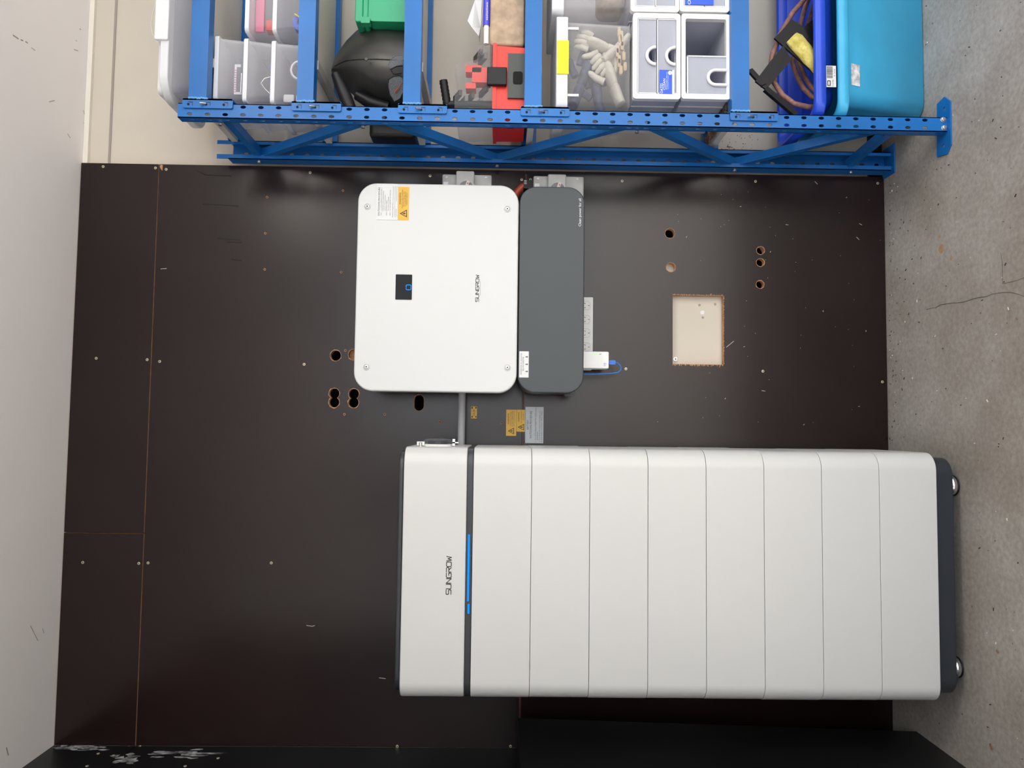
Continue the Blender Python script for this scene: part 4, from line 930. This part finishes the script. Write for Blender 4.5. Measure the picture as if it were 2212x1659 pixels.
# curved steel rule hanging between the third beams
a0, a1, c0, c1 = R(909, 916, 100, 166, -.25)
# ---- fourth shelf
zD = SH[3]; yd = -.27
t = thing('tool_case', 'red tool case with clear lid and black clasp on the rack', 'tool case', (W(1060, 165, yd).x, -.16, zD))
def pxpoly(pts, y): return [(W(u, v, y).x, W(u, v, y).z) for u, v in pts]
body = pxpoly([(1065, 98), (1136, 104), (1136, 236), (1065, 236)], yd); body = [(x, max(z, zD + .0005)) for x, z in body]
q = MB(); q.plate(body, [], yd, -.065, M['red']); q.build('case_body', t, smooth=0)
q = MB(); x_ = [p[0] for p in body]; zz1 = body[0][1]
q.box(min(x_) - .004, max(x_) + .004, yd - .004, -.062, zz1 - .009, zz1, M['red']); q.build('rim', t, smooth=0)
lid = pxpoly([(1064, 98), (1033, 98), (1031, 128), (985, 141), (982, 150), (982, 236), (1064, 236)], yd)
q = MB()
rg = [[(p[0], y_, p[1]) for p in lid] for y_ in (yd, -.065)]
q.rings(rg, M['binclear']); q.build('lid', t, smooth=0, label='clear smoky lid')
for (u0, u1, v0, v1) in ((1006, 1040, 145, 160), (1020, 1060, 150, 182), (1006, 1028, 183, 195)):
    a = R(u0, u1, v0, v1, yd + .03); q = MB(); q.slab(a[0], a[1], a[2], a[3], .002, yd + .02, yd + .05, M['red'], axis='y'); q.build('inner_tray', t, smooth=40, label='red inner tray seen through the lid')
for k, (u, v) in enumerate(((995, 200), (1008, 212), (1022, 205), (1040, 218), (1052, 190), (1050, 120), (1040, 112))):
    p = W(u, v, yd + .03); q = MB(); q.bar(p, p + Vector((.004, .05, .018)), .014, .008, M['isod'] if k % 2 else M['dgrey'], side=(1, 0, 0)); q.build('tool_bit', t, smooth=0)
a = R(1052, 1095, 145.5, 184.5, yd - .010); q = MB(); q.slab(*a, .003, yd - .014, yd - .004, M['black_pl'], axis='y', bev0=.003, n=4); q.build('clasp', t, smooth=40)
a = R(1097, 1134, 118, 214, yd); q = MB(); q.plate([(a[0], a[2]), (a[1], a[2]), (a[1], a[3]), (a[0], a[3])], [], yd - .006, yd, M['dgrey']); hp = q.build('handle_panel', t, smooth=0)
a = R(1108, 1129, 157, 185, yd); q = MB(); q.slab(*a, .006, yd - .0065, yd - .005, M['hole'], axis='y', n=5); q.build('finger_cutout', hp, smooth=0)
q = MB(); a = W(1090, 300, -.075)
# side facing the camera below the upright: black printed word
fx = min(x_) - .0006
cu_s = 'QUICK'
qq = MB(); text_mb(qq, cu_s, (0, 0, 0), .014, M['ink'], width=.05)
vv = [(fx, -.20 + p[0] * 1.0, zD + .035 + p[2]) for p in qq.v]
q = MB(); q.mesh(vv, qq.f, M['ink']); q.build('lettering', t, smooth=0)
t = thing('hand_grip', 'black ribbed tube handle standing on the shelf left of the red tool case', 'handle', (W(962, 200, -.25).x, -.25, zD))
q = MB(); P0 = W(958, 176, -.25); P1 = W(966, 226, -.24)
pts = [P0.lerp(P1, i / 12) for i in range(13)]
q.tube(pts, [.0095 + .0012 * (i % 2) for i in range(13)], M['black_pl'], 14); q.tube([P0, P0 + (P1 - P0) * -.05], [.010, .0098], M['black_pl'], 14); q.build('grip', t, smooth=40)
q = MB(); q.tube([P0 + (P1 - P0) * -.055, P0 + (P1 - P0) * -.05], .0078, M['hole'], 14); q.build('bore', t, smooth=0)
q = MB(); q.tube([P1, Vector((P1.x, P1.y, zD + .06)), Vector((P1.x - .012, -.22, zD + .008)), Vector((P1.x - .02, -.2, zD + .008))], [.009, .011, .013, .013], M['black_pl'], 12); q.build('stem', t, smooth=50)
t = thing('tan_case', 'tan fibreboard case with steel studs, right of the red tool case', 'case', (W(1090, 30, -.25).x, -.16, zD))
a = R(1060, 1124, -200, 98, -.262); q = MB(); q.slab(a[0], a[1], zD + .0125, a[3], .008, -.262, -.075, M['tan'], axis='y', bev0=.006, n=5); q.build('case_body', t, smooth=40)
q = MB(); q.box(a[0] + .002, a[1], -.258, -.078, zD + .0005, zD + .012, M['dark']); q.build('base_strip', t, smooth=0)
for v in (37, 62, 76, 84):
    p = W(1126, v, -.26); q = MB(); q.lathe([(.0035, 0), (.0035, -.003), (.0001, -.004)], (p.x, -.2585, zD + .0065), M['chrome'], n=10); q.build('stud', t, smooth=40)
t = thing('marker_pen', 'thick blue capped marker with white barrel lying on the tan case', 'marker', (W(1054, 30, -.25).x, -.25, a[3]))
p0, p1, p2 = W(1053.5, 96, -.25), W(1053.5, 55, -.25), W(1055, -60, -.25); q = MB(); zz = a[3] + .0088
q.tube([(p0.x, -.25, zz), (p1.x, -.25, zz)], .0065, M['pl_white'], 12); q.build('barrel', t, smooth=50)
q = MB(); q.tube([(p1.x - .002, -.25, zz), (p2.x, -.25, zz)], .0085, mat('violet_blue_cap', (.06, .06, .62), .4), 12); q.build('cap', t, smooth=50, label='violet blue cap')
q = MB(); text_mb(q, 'eastomwe', (p1.x + .008, -.2592, zz - .003), .005, M['inkwhite'], width=.045); q.build('lettering', t, smooth=0)
q = MB(); pl = [(1026, -40), (1026, 0), (1018, 22), (1010, 45), (1020, 60), (1034, 78), (1036, 95), (1038, 60), (1043, 20), (1043, -40)]
P = [W(u, v, -.21 + .012 * math.sin(i)) for i, (u, v) in enumerate(pl)]; Qn = [p + Vector((0, .0015, 0)) for p in P]
q.rings([P, Qn], M['paper']); q.build('paper_sheet', label='curled white paper sheet hanging behind the blue marker', category='paper', smooth=0, origin=P[4])
# ---- fifth shelf: tote with gloves, drawers
zE = SH[4]; ye = -.272
def tote(name, lab, u0, v0, v1, yoff=0.0):
    a0, a1 = W(1290, v1, ye).x, W(1290, v0, ye).x; z1 = W(u0, (v0 + v1) / 2, ye).z
    return a0, a1, z1
a0, a1, z1 = tote('', '', 1201, 42, 236)
t = thing('glove_tote', 'clear tote with yellow tag on its lid, full of knitted gloves', 'storage tote', ((a0 + a1) / 2, -.17, W(1364, 140, -.288).z))
zl = W(1226, 140, ye).z
zT = W(1364, 140, -.288).z      # the totes stand on the drawer units
q = MB(); open_shell(q, a0 + .006, a1 - .004, ye, -.07, zT + .0005, zl, M['binclear'], taper=.004); q.build('tote_body', t, smooth=40)
q = MB(); q.slab(a0 - .004, a1 + .004, ye - .010, -.064, .012, zl, z1, M['binrim'], axis='z', bev0=.002, bev1=.003, n=4); lidt = q.build('lid', t, smooth=40)
b_ = R(1203.5, 1228.5, 88, 160, ye - .011); q = MB(); q.box(*b_[:2], ye - .0125, ye - .010, *b_[2:], M['ylabel2']); q.build('tag', t, smooth=0, label='plain bright yellow tag')
for v in (62, 206):
    b_ = R(1225, 1250, v - 2.5, v + 2.5, ye - .001); q = MB(); q.box(b_[0], b_[1], ye - .003, ye, b_[2], b_[3], M['binrim']); q.build('rib', t, smooth=0)
def glove(lab, uc, vc, y_, ang, sc, mk, cuffm, curl=0.2):
    c = W(uc, vc, y_); t = thing('knit_glove', lab, 'glove', c)
    d = Vector((math.cos(ang), 0, math.sin(ang))); s_ = Vector((-math.sin(ang), 0, math.cos(ang)))
    def pt(a, b, y=0): return c + d * a * sc + s_ * b * sc + Vector((0, y * sc, 0))
    q = MB(); q.tube([pt(-.035, 0), pt(-.02, 0), pt(.0, 0), (pt(.02, 0)), pt(.035, 0)], [.026 * sc, .031 * sc, .034 * sc, .034 * sc, .028 * sc], mk, 14, flat=.45); q.build('palm', t, smooth=70)
    for i, (o, L) in enumerate(((-.024, .040), (-.008, .050), (.008, .052), (.024, .044))):
        q = MB(); q.tube([pt(.025, o), pt(.025 + L * .5, o * 1.1, -.004), pt(.025 + L * .9, o * 1.15, .002 + curl * .02), pt(.025 + L, o * 1.15, .006 + curl * .02)], [.0095 * sc, .0092 * sc, .008 * sc, .003 * sc], mk, 10); q.build('finger', t, smooth=70)
    q = MB(); q.tube([pt(-.01, .022), pt(.01, .042), pt(.028, .052), pt(.034, .055)], [.011 * sc, .010 * sc, .008 * sc, .003 * sc], mk, 10); q.build('thumb', t, smooth=70)
    q = MB(); n = 17; q.tube([pt(-.035 - i * .0035, 0) for i in range(n)], [(.027 + (.0022 if i % 2 else 0)) * sc for i in range(n)], cuffm, 14, flat=.5); q.build('cuff', t, smooth=70)
    return t
glove('cream knitted glove in the middle of the tote, fingers up', 1318, 120, -.235, math.radians(135), .72, M['knit'], M['knit'])
glove('cream knitted glove with ribbed cuff at the bottom of the tote', 1318, 165, -.225, math.radians(20), .85, M['knit'], M['knit'])
glove('cream knitted glove with its cuff folded at the top of the tote', 1290, 98, -.225, math.radians(70), .75, M['knit'], M['knit'])
glove('navy glove with dark palm at the lid side of the tote', 1262, 165, -.20, math.radians(-20), .9, M['knitdark'], M['knitdark'])
glove('navy glove lying along the bottom of the tote', 1290, 205, -.19, math.radians(10), .8, M['knitdark'], M['knitdark'])
random.seed(3)
for k in range(12):
    u = random.uniform(1333, 1350); v = 70 + k * 7.5; p = W(u, v, -.25); q = MB(); q.slab(p.x - .011, p.x + .011, p.z - .004, p.z + .004, .0035, -.255, -.247, M['wood'], axis='y', bev0=.001, n=4)
    q.build('wooden_peg', label='small pale wooden peg inside the glove tote', category='peg', group='wooden pegs in the glove tote', smooth=40, origin=(p.x, -.25, p.z))
# second tote behind/right of it (only its lower end is in frame)
a1b = a1 + .012
t = thing('storage_tote', 'clear tote right of the glove tote at the edge of the picture', 'storage tote', (a1b + .18, -.17, zT))
q = MB(); open_shell(q, a1b + .006, a1b + .36, ye, -.07, zT + .0005, zl + .01, M['bin'], taper=.006); q.build('tote_body', t, smooth=40)
q = MB(); q.slab(a1b, a1b + .37, ye - .006, -.064, .012, zl + .01, z1 + .012, M['binrim'], axis='z', bev0=.002, bev1=.003, n=4); q.build('lid', t, smooth=40)
q = MB(); q.slab(a1b + .05, a1b + .16, zT + .003, zT + .07, .02, -.24, -.15, M['tan'], axis='y', bev0=.02); q.build('cloth_bundle', label='tan cloth bundle inside the clear tote at the picture edge', category='cloth', origin=(a1b + .1, -.2, zT))

def drawer_unit(lab, u0, u1, v0, v1, kind, zbot=None, x_extra=0.0):
    yD = -.288; a0, a1, c0, c1 = R(u0, u1, v0, v1, yD); c0 = zbot if zbot is not None else c0
    t = thing('drawer_unit', lab, 'drawer unit', ((a0 + a1) / 2, -.17, c0), 'small clear drawer units')
    q = MB(); fr = .0125; q.plate(rrect(a0, a1, c0, c1, .007, 5), [rrect(a0 + fr, a1 - fr, c0 + fr * .8, c1 - fr * .8, .004, 4)], yD, yD + .014, M['pl_white']); q.build('front_frame', t, smooth=40)
    q = MB(); z_a, z_b, x_a, x_b = c0 + .004, c1 - .004, a0 + .004, a1 - .004
    for (xx0, xx1, zz0, zz1) in ((x_a, x_b, z_a, z_a + .0015), (x_a, x_b, z_b - .0015, z_b), (x_a, x_a + .0015, z_a, z_b), (x_b - .0015, x_b, z_a, z_b)): q.box(xx0, xx1, yD + .014, -.07, zz0, zz1, M['drawer'])
    for k in range(3): q.box(x_a - .002, x_a, yD + .05 + k * .05, yD + .056 + k * .05, z_a, z_b, M['binrim'])
    q.build('housing', t, smooth=0)
    return t, a0, a1, c0, c1, yD
def handle_ring(q, cx, zc_, r, yD, m, long=.006):
    pts = ([(cx + r, yD, zc_ - long)] if long else []) + [(cx + r * math.cos(a * PI / 12), yD, zc_ + r * math.sin(a * PI / 12)) for a in range(13)] + ([(cx - r, yD, zc_ - long)] if long else [])
    q.tube(pts, .0040, m, 8)
def split_drawer(lab, u0, u1, v0, v1, z0_):
    t, a0, a1, c0, c1, yD = drawer_unit(lab, u0, u1, v0, v1, 'two', z0_)
    f = .0125; zm = (c0 + c1) / 2
    for (zA, zB_) in ((zm + .0008, c1 - f * .8 - .001), (c0 + f * .8 + .001, zm - .0008)):
        q = MB(); xm = (a0 + a1) / 2; r = .019
        hole = [(xm + r * math.cos(PI * k / 10), zA + .0005 + r * .95 * math.sin(PI * k / 10)) for k in range(11)]
        outer = [(a0 + f + .001, zA), (xm - r, zA)] + hole[::-1][1:-1] + [(xm + r, zA), (a1 - f - .001, zA), (a1 - f - .001, zB_), (a0 + f + .001, zB_)]
        q.plate(outer, [], yD + .002, yD + .0045, M['drawer'])
        for (xx0, xx1, zz0, zz1) in ((a0 + f + .001, a1 - f - .001, zB_ - .002, zB_), (a0 + f + .001, a0 + f + .003, zA, zB_), (a1 - f - .003, a1 - f - .001, zA, zB_)): q.box(xx0, xx1, yD + .0005, yD + .002, zz0, zz1, M['binrim'])
        q.box(a0 + f + .002, a1 - f - .002, yD + .006, -.09, zA + .001, zA + .002, M['drawer'])
        dr = q.build('drawer', t, smooth=0)
        q = MB(); handle_ring(q, xm, zA + .002, r + .002, yD - .001, M['pl_white'], 0.0); q.build('handle', dr, smooth=60)
        q = MB(); q.slab(xm - .045, xm + .035, zA + .004, zA + .020, .006, yD + .04, yD + .12, M['knitdark'], axis='y', bev0=.006); q.build('contents', dr, smooth=50, label='dark contents seen through the drawer')
    return t, a0, a1, c0, c1, yD
zr1 = zE
t, a0, a1, c0, c1, yD = split_drawer('drawer unit with two narrow drawers and a blue cleaning label', 1367.5, 1470, 28.5, 213.5, None)
b_ = R(1424.5, 1453, 151.5, 203, yD); q = MB(); q.box(b_[0], b_[1], yD - .0012, yD - .0002, b_[2], b_[3], mat('blue_label', (.01, .09, .66), .4)); lb = q.build('label_card', t, smooth=0, label='blue card with white print')
ey = yD - .0016; q = MB(); T(q, 'OATES', 1432, 202, 180, 6.2, ey, M['inkwhite']); T(q, 'CLEAN', 1437.6, 194, 170, 5.6, ey, M['inkwhite']); T(q, 'Disposable Gloves', 1441.5, 193, 155, 2.6, ey, M['inkwhite']); T(q, 'strong & flexible for cleaning', 1444.2, 193, 163, 1.5, ey, M['inkwhite'])
b_ = R(1452, 1456.5, 151.5, 203, ey); q.box(b_[0], b_[1], ey, ey + .0004, b_[2], b_[3], M['inkwhite'])
p = W(1447.5, 157.5, ey); q.lathe([(.005, -.0001), (.005, -.0005), (.0001, -.0006)], (p.x, ey, p.z), M['inkwhite'], n=16); q.plate([(p.x - .0018, p.z - .0014), (p.x + .0018, p.z - .0014), (p.x, p.z + .0022)], [], ey - .001, ey - .0007, M['wood'])
q.build('lettering', t, smooth=0)
zmid = c0
t, a0, a1, c0, c1, yD = drawer_unit('drawer unit with one short drawer and open dark upper half', 1472, 1578, 30, 214, 'one')
f = .0125; b_ = R(1483, 1568, 122, 206, yD + .004)
q = MB(); xm = (a0 + a1) / 2 - .012; zA = b_[2]; zB_ = b_[3]
xs0, xs1 = b_[0], b_[1]; zc_ = zA + .026; r = .016; xm = W(1560, 168, yD).x
outer = [(xs0, zA), (xm - r, zA), (xm - r, zc_)] + [(xm + r * math.cos(PI - PI * k / 10), zc_ + r * math.sin(PI * k / 10)) for k in range(1, 10)] + [(xm + r, zc_), (xm + r, zA), (xs1, zA), (xs1, zB_), (xs0, zB_)]
q.plate(outer, [], yD + .002, yD + .0045, M['drawer']); q.box(xs0, xs1, yD + .0, yD + .002, zB_ - .003, zB_, M['binrim']); q.box(xs1 - .003, xs1, yD, yD + .002, zA, zB_, M['binrim']); q.box(xs0, xs1, yD + .005, -.1, zA, zA + .0015, M['drawer']); q.box(xs1 - .0015, xs1, yD + .005, -.1, zA, zB_, M['drawer'])
dr = q.build('drawer', t, smooth=0); q = MB(); handle_ring(q, xm, zc_, r + .002, yD - .001, M['pl_white'], .026); q.build('handle', dr, smooth=60)
bot = c0
# units above (further right along the shelf)
for (u0, u1, lab, card) in ((1363, 1467, 'drawer unit at the picture edge beside the second clear tote', False), (1468, 1575, 'drawer unit at the picture edge with a blue label', True)):
    t, a0, a1, c0_, c1_, yD = split_drawer(lab, u0, u1, -155, 25.5, None)
    if card:
        b_ = R(1480, 1541, -40, 11, yD); q = MB(); q.box(b_[0], b_[1], yD - .0012, yD - .0002, b_[2], b_[3], mat('blue_label', (.01, .09, .66), .4)); q.build('label_card', t, smooth=0)
        q = MB(); T(q, 'OATES', 1492, 10, -32, 6.5, yD - .0016, M['inkwhite']); q.build('lettering', t, smooth=0)
# white board the drawers sit on
q = MB(); x_l = W(1590, 236, -.28).x
# dead leaves piled at the shelf end
random.seed(11)
q = MB()
for i in range(420):
    s_ = random.random(); y_ = -.262 + s_ * .21; xx = FX1 + .014 + abs(random.gauss(0, .018)); zz = zE + .001 + random.random() ** 2 * .022 * max(0, 1 - (xx - FX1) / .07)
    a = random.uniform(0, 2 * PI); L = random.uniform(.003, .010); e = random.uniform(-.3, .5)
    q.bar(Vector((xx, y_, zz + .001)), Vector((xx + L * math.cos(a), y_ + L * math.sin(a), zz + .001 + abs(L * e))), random.uniform(.0008, .0025), .0005, M['leaf'], side=(-math.sin(a), math.cos(a), 0.2))
q.build('leaf_litter', label='dry brown leaf litter piled at the shelf end beside the drawers', category='leaf litter', kind='stuff', smooth=0, origin=(FX1 + .03, -.15, zE))
q = MB()
for i in range(190):
    u = random.gauss(1590, 13); v = random.gauss(338, 11)
    if i < 60: u = random.uniform(1545, 1640); v = random.uniform(290, 350)
    y_ = WALL - .0012
    p = W(u, v, y_)
    if p.x < XB + .01: continue
    a = random.uniform(0, PI); L = random.uniform(.001, .004)
    q.bar(p, p + Vector((L * math.cos(a), 0, L * math.sin(a))), random.uniform(.0007, .0016), .0008, M['leaf'], side=(-math.sin(a), 0, math.cos(a)))
q.build('wall_grime', wall, kind='stuff', smooth=0)

# ================================================================== floor tubs
def tub(name, lab, mt, zr, hr, ztop_band, x0, x1, y0, y1, tx, ty, zbase=0.0, floor_z=None):
    """rectangular tub: outer wall tapering down from the rim, open top; zr = top, hr = rim height"""
    t = thing(name, lab, 'tub', ((x0 + x1) / 2, (y0 + y1) / 2, zbase))
    def ring(i, z, r=.03, k=0.0):
        bi = .024 if i > .0095 and z < zr - hr + .001 else 0
        return [(x, y, z) for x, y in rrect(x0 + i + bi + tx * k, x1 - i - bi - tx * k, y0 + i + ty * k, y1 - i - ty * k * .2, r, 5)]
    q = MB(); b0 = ring(.010, zbase + .004, .03, 1.0); bb = ring(.018, zbase + .0005, .025, 1.0)
    q.rings([bb, b0, ring(.010, zr - hr, .03, 0.0)], mt, cap=False)
    inn = [ring(.010 + .003, zr - hr, .028, 0.0), ring(.013, zbase + .007, .028, 1.0)]
    q.rings([ring(.010, zr - hr, .03, 0.0)] + inn, mt, cap=False)
    n = len(q.v); fl = ring(.013, zbase + .007, .028, 1.0); q.mesh(fl, [tuple(range(len(fl)))], mt); fl = ring(.018, zbase + .0005, .025, 1.0); q.mesh(fl, [tuple(range(len(fl)))[::-1]], mt)
    q.build('tub_body', t, smooth=50, recalc=False)
    q = MB(); q.rings([ring(.002, zr - hr), ring(-.002, zr - hr + .004), ring(-.001, zr - .006), ring(.004, zr), ring(.010, zr), ring(.013, zr - .004), ring(.013, zr - hr), ring(.002, zr - hr)], mt, cap=False); q.build('rim', t, smooth=50)
    return t
yT = -.300
# cyan tub: top of rim at column 1812, base at 1990
zc_t = W(1812, 150, yT).z; zc_b = W(1835, 150, yT).z
xl = W(1825, 246, yT).x
tub('cyan_tub', 'pale cyan blue plastic tub standing on the floor under the rack', M['tubcyan'], zc_t, zc_t - zc_b, 0, xl, xl + .60, yT, -.05, .012, .085)
zb_t = W(1761, 150, yT).z; zb_b = W(1785, 150, yT).z
xl2 = W(1775, 246, yT).x
tbl = tub('blue_tub', 'royal blue plastic tub nested on the cyan tub, holding a hose', M['tubblue'], zb_t, zb_t - zb_b, 0, xl2, xl2 + .60, yT, -.05, .010, .04, zbase=zc_t - .012)
zfl = zc_t - .005
# labels on tubs
def tub_label(name, lab, u0, u1, v0, v1, y_, m, par_words=None, tilt=0):
    a0, a1, c0, c1 = R(u0, u1, v0, v1, y_); t = thing(name, lab, 'sticker', ((a0 + a1) / 2, y_, (c0 + c1) / 2)); q = MB()
    q.plate([(a0, c0), (a1, c0), (a1, c1), (a0, c1)] if not par_words else [(a0, c0), (a1, c0), (a1, c1), (a0, c1)], [], y_, y_ + .0008, M[m]); q.build('paper', t, smooth=0); return t, (a0, a1, c0, c1)
ytl = yT + .0035
t, (a0, a1, c0, c1) = tub_label('barcode_sticker', 'white barcode sticker on the royal blue tub', 1785, 1806, 142, 188, ytl, 'lab')
q = MB(); random.seed(2); xx = a0 + (a1 - a0) * .42
while xx < a1 - .002:
    w_ = random.choice((.0004, .0007, .001)); q.box(xx, xx + w_, ytl - .0003, ytl, c0 + .008, c1 - .001, M['ink']); xx += w_ + random.choice((.0004, .0007, .0009))
q.plate([(a0 + .003, c1 - .002), (a0 + .016, c1 - .002), (a0 + .016, c1 - .010), (a0 + .003, c1 - .010)], [[(a0 + .005, c1 - .004), (a0 + .014, c1 - .004), (a0 + .014, c1 - .008), (a0 + .005, c1 - .008)]], ytl - .0003, ytl, M['ink'])
text_mb(q, '15 LITRE', (a0 + .002, ytl - .0002, c0 + .006), .0035, M['ink'], width=.016); text_mb(q, '9 310', (a0 + .026, ytl - .0002, c0 + .002), .003, M['ink'], width=.018); q.build('lettering', t, smooth=0)
yq = -.262
q = MB(); a0, a1, c0, c1 = R(1835, 1857, 141, 187, yT + .022)
random.seed(8); edge = [(a0, c0)] + [(a0 + (a1 - a0) * i / 10, c0 + random.uniform(-.001, .0012)) for i in range(1, 10)] + [(a1, c0), (a1, c1), (a0, c1)]
M['torn'] = mat('torn_white_sticker', (.35, .36, .37), .6, col2=(.85, .86, .87), nscale=90)
dz = c1 - c0
# follow the sloping tub wall
def slope_y(z): return yT + .010 + (zc_b - z) / (zc_b - .004) * .085 - .0012
pv = [(x, slope_y(z), z) for x, z in edge] + [(x, slope_y(z) + .0006, z) for x, z in edge]; n = len(edge)
q.mesh(pv, [tuple(range(n)), tuple(range(2 * n - 1, n - 1, -1))] + [(i, (i + 1) % n, n + (i + 1) % n, n + i) for i in range(n)], M['torn'])
q.build('torn_sticker', label='torn white sticker remains on the cyan tub', category='sticker', smooth=0, origin=(a0, slope_y(c1), c1))
# hose in the blue tub
t = thing('garden_hose', 'brown braided hose coiled in the royal blue tub', 'hose', (xl2 + .15, -.18, zfl))
zh = zb_t
q = MB()
H = [(1800, -60, -.20), (1745, -10, -.22), (1712, 28, -.235), (1685, 75, -.245), (1668, 120, -.25), (1664, 150, -.25), (1672, 178, -.25), (1690, 205, -.255), (1715, 224, -.26), (1745, 231, -.262), (1768, 232, -.25)]
q.tube([W(u, v, y_) for u, v, y_ in H], .0062, M['hose'], 12)
q.tube([W(u, v, y_) for u, v, y_ in ((1752, -20, -.20), (1738, 20, -.20), (1730, 50, -.2), (1718, 90, -.19), (1712, 135, -.19), (1722, 165, -.2), (1735, 190, -.21), (1755, 210, -.22), (1772, 214, -.225))], .0062, M['hose'], 12)
q.tube([W(u, v, y_) for u, v, y_ in ((1765, -10, -.18), (1748, 45, -.18), (1730, 100, -.18), (1725, 135, -.19), (1738, 165, -.2), (1752, 188, -.21), (1768, 200, -.22))], .0062, M['hose'], 12)
q.build('coil', t, smooth=60)
# black bracket with torn yellow foam
t = thing('foam_bracket', 'black steel bracket with torn yellow foam pad sticking out of the blue tub', 'bracket', (xl2 + .1, -.24, zb_t))
yk = -.268
q = MB()
def strip(pts, y_, th, m):
    P = [(W(u, v, y_).x, W(u, v, y_).z) for u, v in pts]; q.plate(P, [], y_, y_ + th, m)
strip([(1711, 42), (1732, 55), (1775, 118), (1775, 172), (1673, 82), (1692, 62)], yk, .006, M['black_pl'])
strip([(1692, 98), (1710, 128), (1692, 150), (1655, 193), (1632, 175), (1662, 135)], yk - .001, .006, M['black_pl'])
strip([(1731, 62), (1765, 35), (1775, 60), (1757, 88)], yk + .01, .006, M['black_pl']); q.build('plate', t, smooth=0)
q = MB(); A, B_ = W(1653, 192, yk), W(1722, 244, yk); q.bar((A.x, yk, A.z), (B_.x, yk + .01, B_.z), .012, .012, M['black_pl'], side=(0, 1, 0))
A, B_ = W(1620, 152, yk + .03), W(1650, 185, yk); q.bar((A.x, yk + .03, A.z), (B_.x, yk, B_.z), .008, .012, M['black_pl'], side=(0, 1, 0)); q.build('arm', t, smooth=0)
q = MB(); rg = []; random.seed(5)
top = [(1719, 73), (1731, 78), (1742, 92), (1752, 103), (1760, 120), (1768, 128), (1774, 140)]; botm = [(1698, 93), (1710, 108), (1723, 122), (1735, 136), (1748, 148), (1756, 158), (1772, 172)]
for (a, c) in zip(top, botm):
    A, B_ = W(*a, yk), W(*c, yk); r_ = []
    for j in range(8):
        s_ = j / 7; p = A.lerp(B_, s_); r_.append(Vector((p.x, yk - .006 - .009 * math.sin(s_ * PI) * random.uniform(.6, 1.1), p.z)))
    for j in range(8): p = B_.lerp(A, j / 7); r_.append(Vector((p.x, yk - .0005, p.z)))
    rg.append(r_)
q.rings(rg, M['foam']); q.build('foam_pad', t, smooth=60, label='torn yellow foam pad')
